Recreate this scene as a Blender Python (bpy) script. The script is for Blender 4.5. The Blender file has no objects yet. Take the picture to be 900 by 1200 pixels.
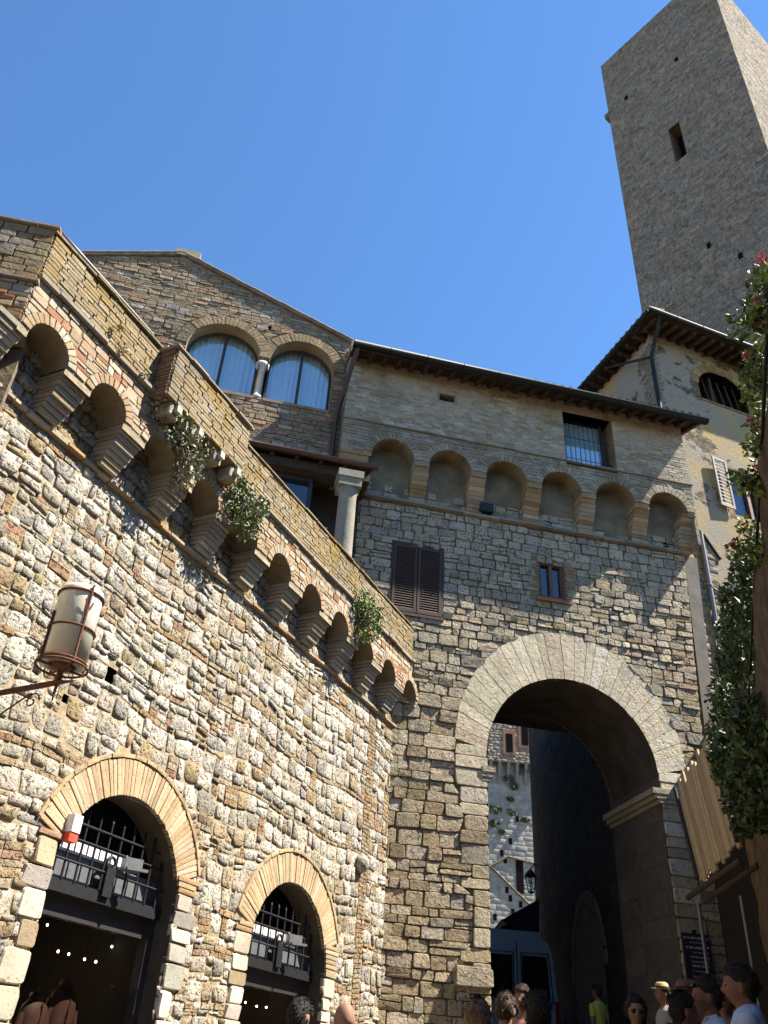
import bpy, math, random
import numpy as np
from mathutils import Matrix, Vector, noise as mnoise

random.seed(7)
C = bpy.context.scene.collection
rad = math.radians
V3 = lambda *a: np.array(a, float)

# ------------------------------------------------------------------ scene / camera / light
sc = bpy.context.scene
sc.view_settings.view_transform = 'Standard'
sc.view_settings.look = 'None'
sc.view_settings.gamma = 1
sc.view_settings.use_curve_mapping = False
sc.view_settings.exposure = 1.75
sc.cycles.max_bounces = 8
sc.cycles.diffuse_bounces = 4
sc.cycles.transparent_max_bounces = 8
sc.cycles.use_denoising = True

# camera frame: rows are the world axes written in camera axes (right, up, forward)
UPC = V3(95, 1470, 1003); UPC /= np.linalg.norm(UPC)
HC = V3(0, 0, 1) - UPC * UPC[2]; HC /= np.linalg.norm(HC)
RC = np.cross(HC, UPC)
if RC[0] < 0: RC = -RC
BAS = np.array([RC, HC, UPC])
cam = bpy.data.cameras.new('camera'); camo = bpy.data.objects.new('camera', cam); C.objects.link(camo)
M = Matrix(((BAS[0][0], BAS[0][1], -BAS[0][2]), (BAS[1][0], BAS[1][1], -BAS[1][2]), (BAS[2][0], BAS[2][1], -BAS[2][2]))).to_4x4()
camo.matrix_world = M
cam.sensor_fit = 'VERTICAL'; cam.sensor_height = 24; cam.lens = 24 * 1003 / 1200
cam.clip_start = 0.05; cam.clip_end = 3000
sc.camera = camo

SUN_AZ, SUN_EL = 94.6, 54.0
sd = V3(math.sin(rad(SUN_AZ)) * math.cos(rad(SUN_EL)), math.cos(rad(SUN_AZ)) * math.cos(rad(SUN_EL)), math.sin(rad(SUN_EL)))
sl = bpy.data.lights.new('sun', 'SUN'); sl.energy = 5.0; sl.angle = rad(0.5); sl.color = (1, .93, .82)
so = bpy.data.objects.new('sun', sl); C.objects.link(so)
so.rotation_euler = Vector(sd).to_track_quat('Z', 'Y').to_euler(); so.location = (20, 0, 40)
w = bpy.data.worlds.new('World'); sc.world = w; w.use_nodes = True
nt = w.node_tree; bg = nt.nodes['Background']
sky = nt.nodes.new('ShaderNodeTexSky'); sky.sky_type = 'NISHITA'; sky.sun_disc = False
sky.sun_elevation = rad(SUN_EL); sky.sun_rotation = rad(SUN_AZ); sky.air_density = 1.0; sky.dust_density = 0; sky.ozone_density = 10
tn = nt.nodes.new('ShaderNodeMix'); tn.data_type = 'RGBA'; tn.blend_type = 'MULTIPLY'; tn.inputs[0].default_value = 1; tn.inputs[7].default_value = (.89, 1.0, .99, 1)
nt.links.new(sky.outputs[0], tn.inputs[6]); nt.links.new(tn.outputs[2], bg.inputs[0]); bg.inputs[1].default_value = .082

# ------------------------------------------------------------------ frames
class Fr:
    """vertical plane: origin (x, y), direction azimuth (deg right of +Y); n points to azimuth+90"""
    def __init__(s, p, az):
        a = rad(az); s.p = V3(p[0], p[1], 0)
        s.u = V3(math.sin(a), math.cos(a), 0); s.n = V3(math.cos(a), -math.sin(a), 0); s.az = az
    def pt(s, u, v, o=0.0): return s.p + s.u * u + s.n * o + V3(0, 0, v)
    def arr(s, uvo):
        uvo = np.asarray(uvo, float)
        return s.p[None] + uvo[:, :1] * s.u[None] + uvo[:, 2:3] * s.n[None] + uvo[:, 1:2] * V3(0, 0, 1)[None]
G = Fr((3.930, 16.539), 78.5)          # face of the gate building
W = Fr((0.417, 15.825), 26.5)          # face of the terrace building
def ground(x, y): return -1.6 + .1 * y
def ray(x, y):
    d = BAS @ V3(x - 450, -(y - 600), 1003); return d / math.hypot(d[0], d[1])
def at(x, y, d): return ray(x, y) * d  # point seen at photo pixel x,y at horizontal distance d

# ------------------------------------------------------------------ materials
def node_mat(name):
    m = bpy.data.materials.new(name); m.use_nodes = True
    nt = m.node_tree; return m, nt, nt.nodes['Principled BSDF']
def tnode(nt, t, **k):
    n = nt.nodes.new(t)
    for a, b in k.items(): setattr(n, a, b)
    return n
def mixc(nt, a, b, fac, mode='MIX'):
    n = tnode(nt, 'ShaderNodeMix', data_type='RGBA', blend_type=mode)
    for sock, val in ((n.inputs[0], fac), (n.inputs[6], a), (n.inputs[7], b)):
        if hasattr(val, 'is_output'): nt.links.new(val, sock)
        else: sock.default_value = val if not isinstance(val, tuple) or len(val) == 4 else val + (1,)
    return n.outputs[2]
def ramp(nt, src, stops):
    n = tnode(nt, 'ShaderNodeValToRGB'); nt.links.new(src, n.inputs[0])
    e = n.color_ramp.elements
    while len(e) < len(stops): e.new(.5)
    for el, (p, c) in zip(e, stops):
        el.position = p; el.color = (c, c, c, 1) if not isinstance(c, tuple) else c + (1,)
    return n.outputs[0]
def noise_n(nt, co, scale, detail=4, rough=.55, sc3=None):
    if sc3 is not None:
        mp = tnode(nt, 'ShaderNodeMapping'); mp.inputs['Scale'].default_value = sc3; nt.links.new(co, mp.inputs[0]); co = mp.outputs[0]
    n = tnode(nt, 'ShaderNodeTexNoise'); n.inputs['Scale'].default_value = scale
    n.inputs['Detail'].default_value = detail; n.inputs['Roughness'].default_value = rough
    nt.links.new(co, n.inputs['Vector']); return n.outputs[0]
def bump(nt, bs, h, strength, dist):
    b = tnode(nt, 'ShaderNodeBump'); b.inputs['Strength'].default_value = strength; b.inputs['Distance'].default_value = dist
    nt.links.new(h, b.inputs['Height']); nt.links.new(b.outputs[0], bs.inputs['Normal'])

def stone_mat(name, pits=.5, pit_scale=26, grain=60, bump_s=.8, bump_d=.03, lichen=None, lich_amt=.5, stain=None, stain_amt=.8, wash=None, dark=.55, pit_lo=.36, alb=.66):
    """masonry: per-stone colour from the 'tint' attribute, broken up by blotches, pits and grain"""
    m, nt, bs = node_mat(name)
    at_ = tnode(nt, 'ShaderNodeAttribute', attribute_name='tint')
    co = tnode(nt, 'ShaderNodeTexCoord').outputs['Object']
    blot = noise_n(nt, co, 3.1, 5, .65)
    base = mixc(nt, at_.outputs[0], (alb, alb, alb), 1.0, 'MULTIPLY')
    col = mixc(nt, base, ramp(nt, blot, [(.25, .62), (.5, 1.0), (.78, 1.22)]), .8, 'MULTIPLY')
    g = noise_n(nt, co, grain, 3, .6)
    col = mixc(nt, col, ramp(nt, g, [(.3, .74), (.5, 1.0), (.72, 1.18)]), .75, 'MULTIPLY')
    pv = noise_n(nt, co, pit_scale, 3, .62)
    pm = ramp(nt, pv, [(pit_lo - .07, 1.0), (pit_lo + .05, 0.0)])
    mm = tnode(nt, 'ShaderNodeMath', operation='MULTIPLY'); nt.links.new(pm, mm.inputs[0]); mm.inputs[1].default_value = pits
    col = mixc(nt, col, (dark * .22, dark * .18, dark * .13), mm.outputs[0])
    if lichen is not None:
        ln = noise_n(nt, co, 1.6, 5, .7, (1, 1, .45))
        lm = ramp(nt, ln, [(.46, 0.0), (.66, 1.0)])
        l2 = tnode(nt, 'ShaderNodeMath', operation='MULTIPLY'); nt.links.new(lm, l2.inputs[0]); l2.inputs[1].default_value = lich_amt
        col = mixc(nt, col, lichen, l2.outputs[0])
    if stain is not None:
        sn = noise_n(nt, co, .9, 6, .7)
        sm = ramp(nt, sn, [(.5, 0.0), (.68, stain_amt)])
        col = mixc(nt, col, stain, sm)
    if wash is not None:                          # remains of lime wash
        wn_ = noise_n(nt, co, .75, 7, .72, (1, 1, 1.6)); col = mixc(nt, col, wash, ramp(nt, wn_, [(.47, 0.0), (.60, .80)]))
    nt.links.new(col, bs.inputs['Base Color']); bs.inputs['Roughness'].default_value = .95
    bs.inputs['Specular IOR Level'].default_value = .15
    h = tnode(nt, 'ShaderNodeMath', operation='MULTIPLY_ADD'); nt.links.new(pm, h.inputs[0]); h.inputs[1].default_value = -.55
    h2 = noise_n(nt, co, 11, 6, .68); nt.links.new(h2, h.inputs[2])
    bump(nt, bs, h.outputs[0], bump_s, bump_d)
    return m

def plain(name, col, rough=.8, metal=0, nz=(.8, 1.15), scale=14, bump_s=.25, bump_d=.01, spec=.3, stretch=None):
    m, nt, bs = node_mat(name)
    co = tnode(nt, 'ShaderNodeTexCoord').outputs['Object']
    n = noise_n(nt, co, scale, 5, .6, stretch)
    c = mixc(nt, col, ramp(nt, n, [(.25, nz[0]), (.75, nz[1])]), 1.0, 'MULTIPLY')
    nt.links.new(c, bs.inputs['Base Color']); bs.inputs['Roughness'].default_value = rough; bs.inputs['Metallic'].default_value = metal
    bs.inputs['Specular IOR Level'].default_value = spec
    if bump_s: bump(nt, bs, n, bump_s, bump_d)
    return m
def tinted(name, rough=.7, spec=.2, var=.25, scale=20, bump_s=.3, stretch=None):
    m, nt, bs = node_mat(name)
    at_ = tnode(nt, 'ShaderNodeAttribute', attribute_name='tint')
    co = tnode(nt, 'ShaderNodeTexCoord').outputs['Object']
    n = noise_n(nt, co, scale, 4, .6, stretch)
    c = mixc(nt, at_.outputs[0], ramp(nt, n, [(.25, 1 - var), (.75, 1 + var)]), 1.0, 'MULTIPLY')
    nt.links.new(c, bs.inputs['Base Color']); bs.inputs['Roughness'].default_value = rough; bs.inputs['Specular IOR Level'].default_value = spec
    if bump_s: bump(nt, bs, n, bump_s, .01)
    return m
def glass_mat(name, tintc, fac, rough=.03):
    m = bpy.data.materials.new(name); m.use_nodes = True; nt = m.node_tree; nt.nodes.clear()
    out = nt.nodes.new('ShaderNodeOutputMaterial'); tr = nt.nodes.new('ShaderNodeBsdfTransparent'); gl = nt.nodes.new('ShaderNodeBsdfGlossy')
    tr.inputs[0].default_value = tintc + (1,); gl.inputs['Roughness'].default_value = rough; gl.inputs[0].default_value = (.9, .95, 1, 1)
    co = nt.nodes.new('ShaderNodeTexCoord').outputs['Object']; n = noise_n(nt, co, 1.1, 2)
    b = nt.nodes.new('ShaderNodeBump'); b.inputs['Strength'].default_value = .05; nt.links.new(n, b.inputs['Height']); nt.links.new(b.outputs[0], gl.inputs['Normal'])
    mx = nt.nodes.new('ShaderNodeMixShader'); mx.inputs[0].default_value = fac
    nt.links.new(tr.outputs[0], mx.inputs[1]); nt.links.new(gl.outputs[0], mx.inputs[2]); nt.links.new(mx.outputs[0], out.inputs[0]); return m
def plaster_mat(name, base, pale, under, lo=.555):
    """old lime plaster: two plaster tones, fallen patches showing the rubble underneath"""
    m, nt, bs = node_mat(name)
    co = tnode(nt, 'ShaderNodeTexCoord').outputs['Object']
    n1 = noise_n(nt, co, .55, 6, .62); n2 = noise_n(nt, co, .8, 7, .66, (1, 1, 1.3)); n3 = noise_n(nt, co, 24, 4, .6)
    c = mixc(nt, base, pale, ramp(nt, n1, [(.44, 0.0), (.56, 1.0)]))
    c = mixc(nt, c, ramp(nt, n3, [(.3, .8), (.7, 1.12)]), 1.0, 'MULTIPLY')
    hole = ramp(nt, n2, [(lo, 0.0), (lo + .025, 1.0)])
    vo = tnode(nt, 'ShaderNodeTexVoronoi'); vo.inputs['Scale'].default_value = 6
    mp = tnode(nt, 'ShaderNodeMapping'); mp.inputs['Scale'].default_value = (1, 1, 2.2); nt.links.new(co, mp.inputs[0]); nt.links.new(mp.outputs[0], vo.inputs['Vector'])
    uc = mixc(nt, under, ramp(nt, vo.outputs['Distance'], [(.1, 1.15), (.6, .45)]), 1.0, 'MULTIPLY')
    c = mixc(nt, c, uc, hole)
    nt.links.new(c, bs.inputs['Base Color']); bs.inputs['Roughness'].default_value = .95; bs.inputs['Specular IOR Level'].default_value = .1
    h = tnode(nt, 'ShaderNodeMath', operation='MULTIPLY_ADD'); nt.links.new(hole, h.inputs[0]); h.inputs[1].default_value = -.6; nt.links.new(n3, h.inputs[2])
    bump(nt, bs, h.outputs[0], .6, .03)
    return m
def emit(name, col, s):
    m, nt, bs = node_mat(name); bs.inputs['Base Color'].default_value = col + (1,)
    bs.inputs['Emission Color'].default_value = col + (1,); bs.inputs['Emission Strength'].default_value = s; return m

MT = dict(
    rubble=stone_mat('rubble_travertine', .9, 22, 60, 1.0, .06, pit_lo=.39, stain=(.26, .20, .125), stain_amt=.5),
    ashlar=stone_mat('ashlar_stone', .75, 17, 50, 1.0, .055, pit_lo=.38),
    brick=stone_mat('old_brick', .35, 30, 80, .6, .012),
    lichen=stone_mat('lichened_brick', .6, 22, 70, .8, .02, lichen=(.22, .145, .03), lich_amt=.75, stain=(.12, .105, .065), stain_amt=.7, alb=.56),
    gable=stone_mat('weathered_brick', .6, 14, 60, .9, .03, stain=(.10, .085, .065)),
    upper=stone_mat('whitewashed_brick', .5, 12, 60, .8, .02, stain=(.17, .125, .08), wash=(.37, .315, .235)),
    tower=stone_mat('tower_stone', .85, 5, 16, 1.0, .09, pit_lo=.385, alb=.84, stain=(.15, .12, .085), stain_amt=.5),
    voussoir=stone_mat('voussoir_travertine', .6, 15, 45, .8, .04, pit_lo=.365, stain=(.34, .28, .185), stain_amt=.45, alb=.78),
    far=stone_mat('pale_tower_stone', .2, 4, 14, .35, .03),
    soffit=plain('dark_plaster', (.075, .06, .045), .95, nz=(.5, 1.3), scale=2.2, bump_s=.4, bump_d=.04),  # dark brown plaster for the vault and door reveals
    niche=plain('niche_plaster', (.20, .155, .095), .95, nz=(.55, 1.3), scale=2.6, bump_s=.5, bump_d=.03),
    mortar=plain('lime_mortar', (.30, .24, .155), .95, nz=(.6, 1.25), scale=9, bump_s=.7, bump_d=.04),
    darkmortar=plain('old_mortar', (.15, .118, .076), .95, nz=(.5, 1.3), scale=7, bump_s=.7, bump_d=.04),
    plaster=plaster_mat('ochre_plaster', (.36, .26, .125), (.27, .24, .19), (.19, .15, .10)),
    greyplaster=plain('grey_render', (.19, .17, .135), .95, nz=(.7, 1.2), scale=3, bump_s=.4, bump_d=.02),
    brownplaster=plain('brown_render', (.085, .06, .036), .95, nz=(.25, 1.75), scale=6, bump_s=.8, bump_d=.05),
    redplaster=plain('red_render', (.13, .075, .045), .95, nz=(.6, 1.3), scale=4, bump_s=.5, bump_d=.03),
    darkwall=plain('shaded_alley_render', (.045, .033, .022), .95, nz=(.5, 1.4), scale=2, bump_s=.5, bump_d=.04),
    iron=plain('black_iron', (.022, .022, .024), .55, .5, spec=.4),
    rust=plain('rusty_iron', (.13, .055, .035), .8, .3, nz=(.5, 1.5), scale=30),
    gutter=plain('weathered_copper_gutter', (.018, .02, .018), .6, .4, scale=6),
    brownmetal=plain('brown_gutter', (.07, .035, .03), .5, .2),
    zinc=plain('grey_downpipe', (.17, .17, .18), .5, .5),
    terracotta=plain('roof_terracotta', (.19, .115, .07), .9, nz=(.5, 1.4), scale=5, bump_s=.4),
    oldtile=plain('old_grey_tile', (.17, .13, .095), .9, nz=(.5, 1.4), scale=5, bump_s=.4),
    rafter=plain('old_timber', (.05, .032, .02), .85, nz=(.5, 1.4), scale=6, stretch=(1, 1, 1)),
    shutter=plain('brown_shutter', (.06, .034, .021), .6, nz=(.7, 1.25), scale=18),
    palewood=plain('bleached_shutter', (.24, .225, .22), .7, nz=(.75, 1.1), scale=20),
    plank=tinted('weathered_plank', .85, .15, .35, 9, .4, (6, 6, .7)),
    frame=plain('window_timber', (.14, .065, .04), .6),
    darkframe=plain('dark_window_frame', (.03, .028, .028), .5),
    curtain=plain('pale_curtain', (.62, .65, .66), .9, nz=(.92, 1.05), scale=3, bump_s=0),
    pane=plain('dark_pane', (.012, .018, .035), .06, nz=(.9, 1.1), scale=.8, bump_s=.02, spec=1.0),
    dark=plain('unlit_interior', (.012, .010, .009), 1, bump_s=0, spec=0),
    shopwall=plain('shop_interior', (.05, .04, .03), .9),
    glass=glass_mat('window_glass', (.85, .92, .95), .16),
    shopglass=glass_mat('shop_glass', (.8, .8, .78), .006),
    lantern=None,
    white=plain('white_plastic', (.7, .7, .7), .4, bump_s=0), red=plain('red_plastic', (.6, .08, .04), .4, bump_s=0),
    marble=stone_mat('pale_column_stone', .3, 14, 50, .4, .015),
    leaf=tinted('leaf', .55, .35, .35, 5, 0), twig=plain('twig', (.12, .085, .05), .9),
    petal=tinted('petal', .6, .2, .2, 20, 0),
    skin=plain('skin', (.25, .135, .09), .7, nz=(.9, 1.06), scale=12, bump_s=.05, spec=.35),
    tan=plain('tanned_skin', (.20, .092, .06), .7, nz=(.9, 1.06), scale=12, bump_s=.05, spec=.35),
    hairdark=plain('dark_hair', (.018, .013, .011), .8, nz=(.5, 1.6), scale=60, stretch=(1, 1, .2), bump_s=.6, bump_d=.01),
    hairbrown=plain('brown_hair', (.055, .034, .02), .8, nz=(.5, 1.5), scale=60, stretch=(1, 1, .2), bump_s=.6, bump_d=.01),
    hairfair=plain('fair_hair', (.17, .11, .06), .8, nz=(.6, 1.4), scale=60, stretch=(1, 1, .2), bump_s=.6, bump_d=.01),
    eye=plain('eye', (.02, .015, .012), .2, bump_s=0),
    vanpaint=plain('blue_grey_paint', (.40, .45, .47), .3, .1, nz=(.95, 1.05), scale=2, bump_s=0, spec=.5),
    rubber=plain('black_rubber', (.015, .015, .015), .7), vanglass=plain('van_glass', (.008, .009, .01), .05, bump_s=0, spec=.6),
    taillight=plain('tail_light_plastic', (.30, .02, .02), .25, bump_s=0),
    sign=plain('sign_board', (.028, .02, .03), .5, bump_s=0), signwhite=plain('sign_lettering', (.42, .40, .43), .6, bump_s=0),
    canvas=plain('dark_canvas', (.05, .045, .045), .9),
    street=plain('street_paving', (.16, .14, .115), .9, nz=(.6, 1.25), scale=3, bump_s=.4, bump_d=.02),
    soil=plain('dry_ground', (.17, .145, .10), .95, nz=(.6, 1.25), scale=1, bump_s=.3),
    coat=plain('brown_leather', (.06, .024, .016), .65, spec=.25, scale=7), bulb=emit('lit_bulb', (1, .72, .5), 9),
    bulbw=emit('lit_white_bulb', (.8, .95, 1), 5),
    straw=plain('straw', (.42, .30, .13), .8, scale=60), lawn=None)
def cloth(name, col): return plain(name, col, .9, nz=(.85, 1.1), scale=25, bump_s=.2)
# frosted, stained lantern glass
m, nt_, bs_ = node_mat('frosted_lantern_glass')
co_ = tnode(nt_, 'ShaderNodeTexCoord').outputs['Object']
n_ = noise_n(nt_, co_, 3.2, 5, .6)
nt_.links.new(mixc(nt_, (.72, .69, .56), (.52, .49, .37), ramp(nt_, n_, [(.35, 0.0), (.7, 1.0)])), bs_.inputs['Base Color'])
bs_.inputs['Roughness'].default_value = .28; bs_.inputs['Transmission Weight'].default_value = .12; bs_.inputs['Specular IOR Level'].default_value = .4
MT['lantern'] = m

# ------------------------------------------------------------------ mesh builder
class MB:
    def __init__(s): s.v = []; s.nv = 0; s.f = {}; s.mi = 0
    def add(s, verts, faces, col=(.5, .5, .5), flat=False):
        """faces: list of int arrays (n,k) local indices"""
        verts = np.asarray(verts, float).reshape(-1, 3); s.v.append(verts)
        for f in faces:
            f = np.asarray(f, int)
            if f.ndim == 1: f = f[None]
            s.f.setdefault(f.shape[1], []).append((f + s.nv, col, flat, s.mi))
        s.nv += len(verts)
    def quad(s, a, b, c, d, col=(.5, .5, .5)): s.add([a, b, c, d], [[0, 1, 2, 3]], col, True)
    def hexa(s, p, col=(.5, .5, .5)):
        """8 points: bottom ring 0-3, top ring 4-7"""
        s.add(p, [[(0, 3, 2, 1), (4, 5, 6, 7), (0, 1, 5, 4), (1, 2, 6, 5), (2, 3, 7, 6), (3, 0, 4, 7)]], col, True)
    def box(s, F, u0, u1, v0, v1, o0, o1, col=(.5, .5, .5)):
        s.hexa(F.arr([(u0, v0, o0), (u1, v0, o0), (u1, v0, o1), (u0, v0, o1), (u0, v1, o0), (u1, v1, o0), (u1, v1, o1), (u0, v1, o1)]), col)
    def wbox(s, c, sx, sy, sz, az=0, col=(.5, .5, .5)):
        F = Fr((c[0], c[1]), az + 90); s.box(F, -sx / 2, sx / 2, c[2] - sz / 2, c[2] + sz / 2, -sy / 2, sy / 2, col)
    def prism(s, F, poly, o0, o1, col=(.5, .5, .5)):
        n = len(poly); P = F.arr([(a, b, o0) for a, b in poly] + [(a, b, o1) for a, b in poly])
        s.add(P, [[list(range(n))], [list(range(2 * n - 1, n - 1, -1))], [(i, (i + 1) % n, n + (i + 1) % n, n + i) for i in range(n)]], col, True)
    def tube(s, pts, r, K=8, col=(.5, .5, .5), caps=True, flat=False):
        pts = [np.asarray(p, float) for p in pts]; n = len(pts)
        rs = r if hasattr(r, '__len__') else [r] * n
        V = []; prev = None
        for i, p in enumerate(pts):
            t = pts[min(i + 1, n - 1)] - pts[max(i - 1, 0)]; t = t / (np.linalg.norm(t) + 1e-9)
            a = prev if prev is not None else (V3(0, 0, 1) if abs(t[2]) < .9 else V3(1, 0, 0))
            x = a - t * (a @ t); x /= np.linalg.norm(x); prev = x; y = np.cross(t, x)
            for k in range(K):
                th = 2 * math.pi * k / K; V.append(p + rs[i] * (x * math.cos(th) + y * math.sin(th)))
        fs = [[(i * K + k, i * K + (k + 1) % K, (i + 1) * K + (k + 1) % K, (i + 1) * K + k) for i in range(n - 1) for k in range(K)]]
        s.add(V, fs, col, flat)
        if caps:
            s.add(V[:K], [[list(range(K - 1, -1, -1))]], col, True); s.add(V[-K:], [[list(range(K))]], col, True)
    def lathe(s, c, prof, K=16, axis=None, col=(.5, .5, .5), flat=False):
        """prof: (radius, height) along axis from c"""
        ax = V3(0, 0, 1) if axis is None else np.asarray(axis, float) / np.linalg.norm(axis)
        x = V3(1, 0, 0) if abs(ax[0]) < .9 else V3(0, 1, 0); x = x - ax * (x @ ax); x /= np.linalg.norm(x); y = np.cross(ax, x)
        V = [np.asarray(c) + ax * h + r * (x * math.cos(2 * math.pi * k / K) + y * math.sin(2 * math.pi * k / K)) for r, h in prof for k in range(K)]
        s.add(V, [[(i * K + k, i * K + (k + 1) % K, (i + 1) * K + (k + 1) % K, (i + 1) * K + k) for i in range(len(prof) - 1) for k in range(K)]], col, flat)
    def ball(s, c, rx, ry, rz, K=10, R=6, col=(.5, .5, .5), rot=None):
        V = []
        for i in range(R + 1):
            ph = math.pi * i / R
            for k in range(K):
                th = 2 * math.pi * k / K
                p = V3(rx * math.sin(ph) * math.cos(th), ry * math.sin(ph) * math.sin(th), rz * math.cos(ph))
                if rot is not None: p = rot @ p
                V.append(np.asarray(c) + p)
        s.add(V, [[(i * K + k, (i + 1) * K + k, (i + 1) * K + (k + 1) % K, i * K + (k + 1) % K) for i in range(R) for k in range(K)]], col)
    def build(s, name, mat, parent=None, root=None):
        """one mesh object; vertices are stored relative to the thing's base point"""
        v = np.concatenate(s.v) if s.v else np.zeros((0, 3))
        top = parent
        while top is not None and top.parent is not None: top = top.parent
        base = np.array(root.location) if root is not None else (np.array(top.location) if top is not None else np.zeros(3))
        v = v - base[None]
        me = bpy.data.meshes.new(name)
        loops = []; starts = []; tot = 0; cols = []; smooth = []; mats = []
        for k in sorted(s.f):
            for f, col, flat, mi_ in s.f[k]:
                mats.append(np.full(len(f), mi_, np.int32))
                loops.append(f.ravel()); starts.append(tot + np.arange(len(f)) * k); tot += f.size
                c = np.asarray(col, float)
                cols.append(np.broadcast_to(c if c.ndim == 2 else c[None], (len(f), 3))); smooth.append(np.full(len(f), not flat))
        loops = np.concatenate(loops); starts = np.concatenate(starts); cols = np.concatenate(cols); smooth = np.concatenate(smooth)
        me.vertices.add(len(v)); me.vertices.foreach_set('co', v.ravel().astype(np.float32))
        me.loops.add(len(loops)); me.loops.foreach_set('vertex_index', loops.astype(np.int32))
        me.polygons.add(len(starts)); me.polygons.foreach_set('loop_start', starts.astype(np.int32))
        me.polygons.foreach_set('use_smooth', smooth); me.polygons.foreach_set('material_index', np.concatenate(mats))
        a = me.attributes.new('tint', 'FLOAT_COLOR', 'FACE')
        a.data.foreach_set('color', np.concatenate([cols, np.ones((len(cols), 1))], 1).ravel().astype(np.float32))
        me.update(calc_edges=True); me.validate()
        for m_ in (mat if isinstance(mat, (list, tuple)) else [mat]): me.materials.append(MT[m_] if isinstance(m_, str) else m_)
        o = bpy.data.objects.new(name, me); C.objects.link(o)
        if parent is not None: o.parent = parent
        else: o.location = base
        return o

def thing(name, label, cat, loc, group=None):
    o = bpy.data.objects.new(name, None); C.objects.link(o); o.location = loc; o.empty_display_size = .3
    o['label'] = label; o['category'] = cat
    if group: o['group'] = group
    return o
def tag(o, label, cat, group=None):
    o['label'] = label; o['category'] = cat
    if group: o['group'] = group
    return o
def solo(mb, name, mat, loc, label, cat, group=None):
    """a thing that is one mesh"""
    e = type('L', (), {})(); e.location = Vector(loc)
    o = mb.build(name, mat, None, e); o.location = loc
    return tag(o, label, cat, group)
def copy_tree(o, parent=None):
    c = o.copy(); C.objects.link(c)
    if parent is not None: c.parent = parent
    for ch in list(o.children): copy_tree(ch, c)
    return c

# ------------------------------------------------------------------ masonry
def outlines(K, n, emin, emax, jit, seed):
    r = random.Random(seed); out = []
    for _ in range(n):
        e = r.uniform(emin, emax); ph = r.uniform(0, .5); pts = []
        a1, a2 = r.uniform(0, 6.3), r.uniform(0, 6.3)
        for k in range(K):
            t = 2 * math.pi * (k + ph) / K; c, s_ = math.cos(t), math.sin(t)
            x = math.copysign(abs(c) ** (2 / e), c); y = math.copysign(abs(s_) ** (2 / e), s_)
            m_ = 1 + jit * (math.sin(2 * t + a1) * .6 + math.sin(3 * t + a2) * .6 + r.uniform(-.7, .7)) - jit * .5
            pts.append((x * m_, y * m_))
        out.append(np.array(pts))
    return out
OUT = dict(round=outlines(12, 80, 3.6, 9, .06, 1), block=outlines(12, 60, 5, 14, .035, 2), brick=outlines(8, 30, 12, 24, .014, 3), far=outlines(8, 40, 5, 12, .04, 4), flat=outlines(12, 30, 16, 40, .008, 5))
def rfaces(K, R):
    q = [(r * K + k, r * K + (k + 1) % K, (r + 1) * K + (k + 1) % K, (r + 1) * K + k) for r in range(R - 1) for k in range(K)]
    t = [((R - 1) * K + k, (R - 1) * K + (k + 1) % K, R * K) for k in range(K)]
    return np.array(q), np.array(t)
RF = {(K, R): rfaces(K, R) for K in (8, 12) for R in (2, 3)}
RINGS = dict(round=((1.0, -1), (.985, .72), (.88, .98)), block=((1.0, -1), (.99, .70), (.92, .98)), far=((1.0, -1), (.98, .7), (.9, 1.0)), flat=((1.0, -1), (.995, .80), (.975, 1.0)), brick=((1.0, -1), (.985, .95)))
def stone(mb, F, q, d, o, col, rng, kind='block', gap=.014, warp=None, rot=True):
    """q: corners (u,v) bl, br, tr, tl; one dressed or rough stone standing d proud of the joint bed"""
    ol = OUT[kind][rng.randrange(len(OUT[kind]))]; K = len(ol)
    q = np.asarray(q, float)
    wd = .5 * (np.linalg.norm(q[1] - q[0]) + np.linalg.norm(q[2] - q[3])); ht = .5 * (np.linalg.norm(q[3] - q[0]) + np.linalg.norm(q[2] - q[1]))
    if wd < .012 or ht < .012: return
    sx = max(.3, 1 - gap / wd); sy = max(.3, 1 - gap / ht)
    rings = RINGS[kind]; rings = [(a, d * b if b > 0 else -.012) for a, b in rings]
    vs = []
    calm = .15 if kind in ('flat', 'brick') else (.25 if kind == 'block' else 1); ct = max(calm, .9 if kind == 'block' else 0)
    tilt = (ct * rng.uniform(-.3, .3) * d, ct * rng.uniform(-.3, .3) * d)
    for i, (sc_, dd) in enumerate(rings):
        if i == 2:
            jx = 1 - (1 - sc_) * min(1, ht / wd * 1.2); jy = 1 - (1 - sc_) * min(1, wd / ht * 1.2)
        else: jx = jy = sc_
        x = ol[:, 0] * sx * jx; y = ol[:, 1] * sy * jy
        a = (x + 1) / 2; b = (y + 1) / 2
        P = ((1 - a) * (1 - b))[:, None] * q[0] + (a * (1 - b))[:, None] * q[1] + (a * b)[:, None] * q[2] + ((1 - a) * b)[:, None] * q[3]
        z = dd + (x * tilt[0] + y * tilt[1] if i else 0) + (np.array([calm * rng.uniform(-.12, .12) * d for _ in range(K)]) if i == len(rings) - 1 else 0)
        vs.append(np.concatenate([P, np.broadcast_to(np.asarray(z + o, float).reshape(-1, 1), (K, 1))], 1))
    cq = q.mean(0); vs.append(np.array([[cq[0], cq[1], o + d * (1 + calm * rng.uniform(-.05, .2))]]))
    uvo = np.concatenate(vs)
    if warp: uvo[:, 1] += warp(uvo[:, 0], uvo[:, 1])
    qf, tf = RF[(K, len(rings))]
    mb.add(F.arr(uvo), [qf, tf], col, kind in ('flat', 'brick', 'block'))

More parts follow.
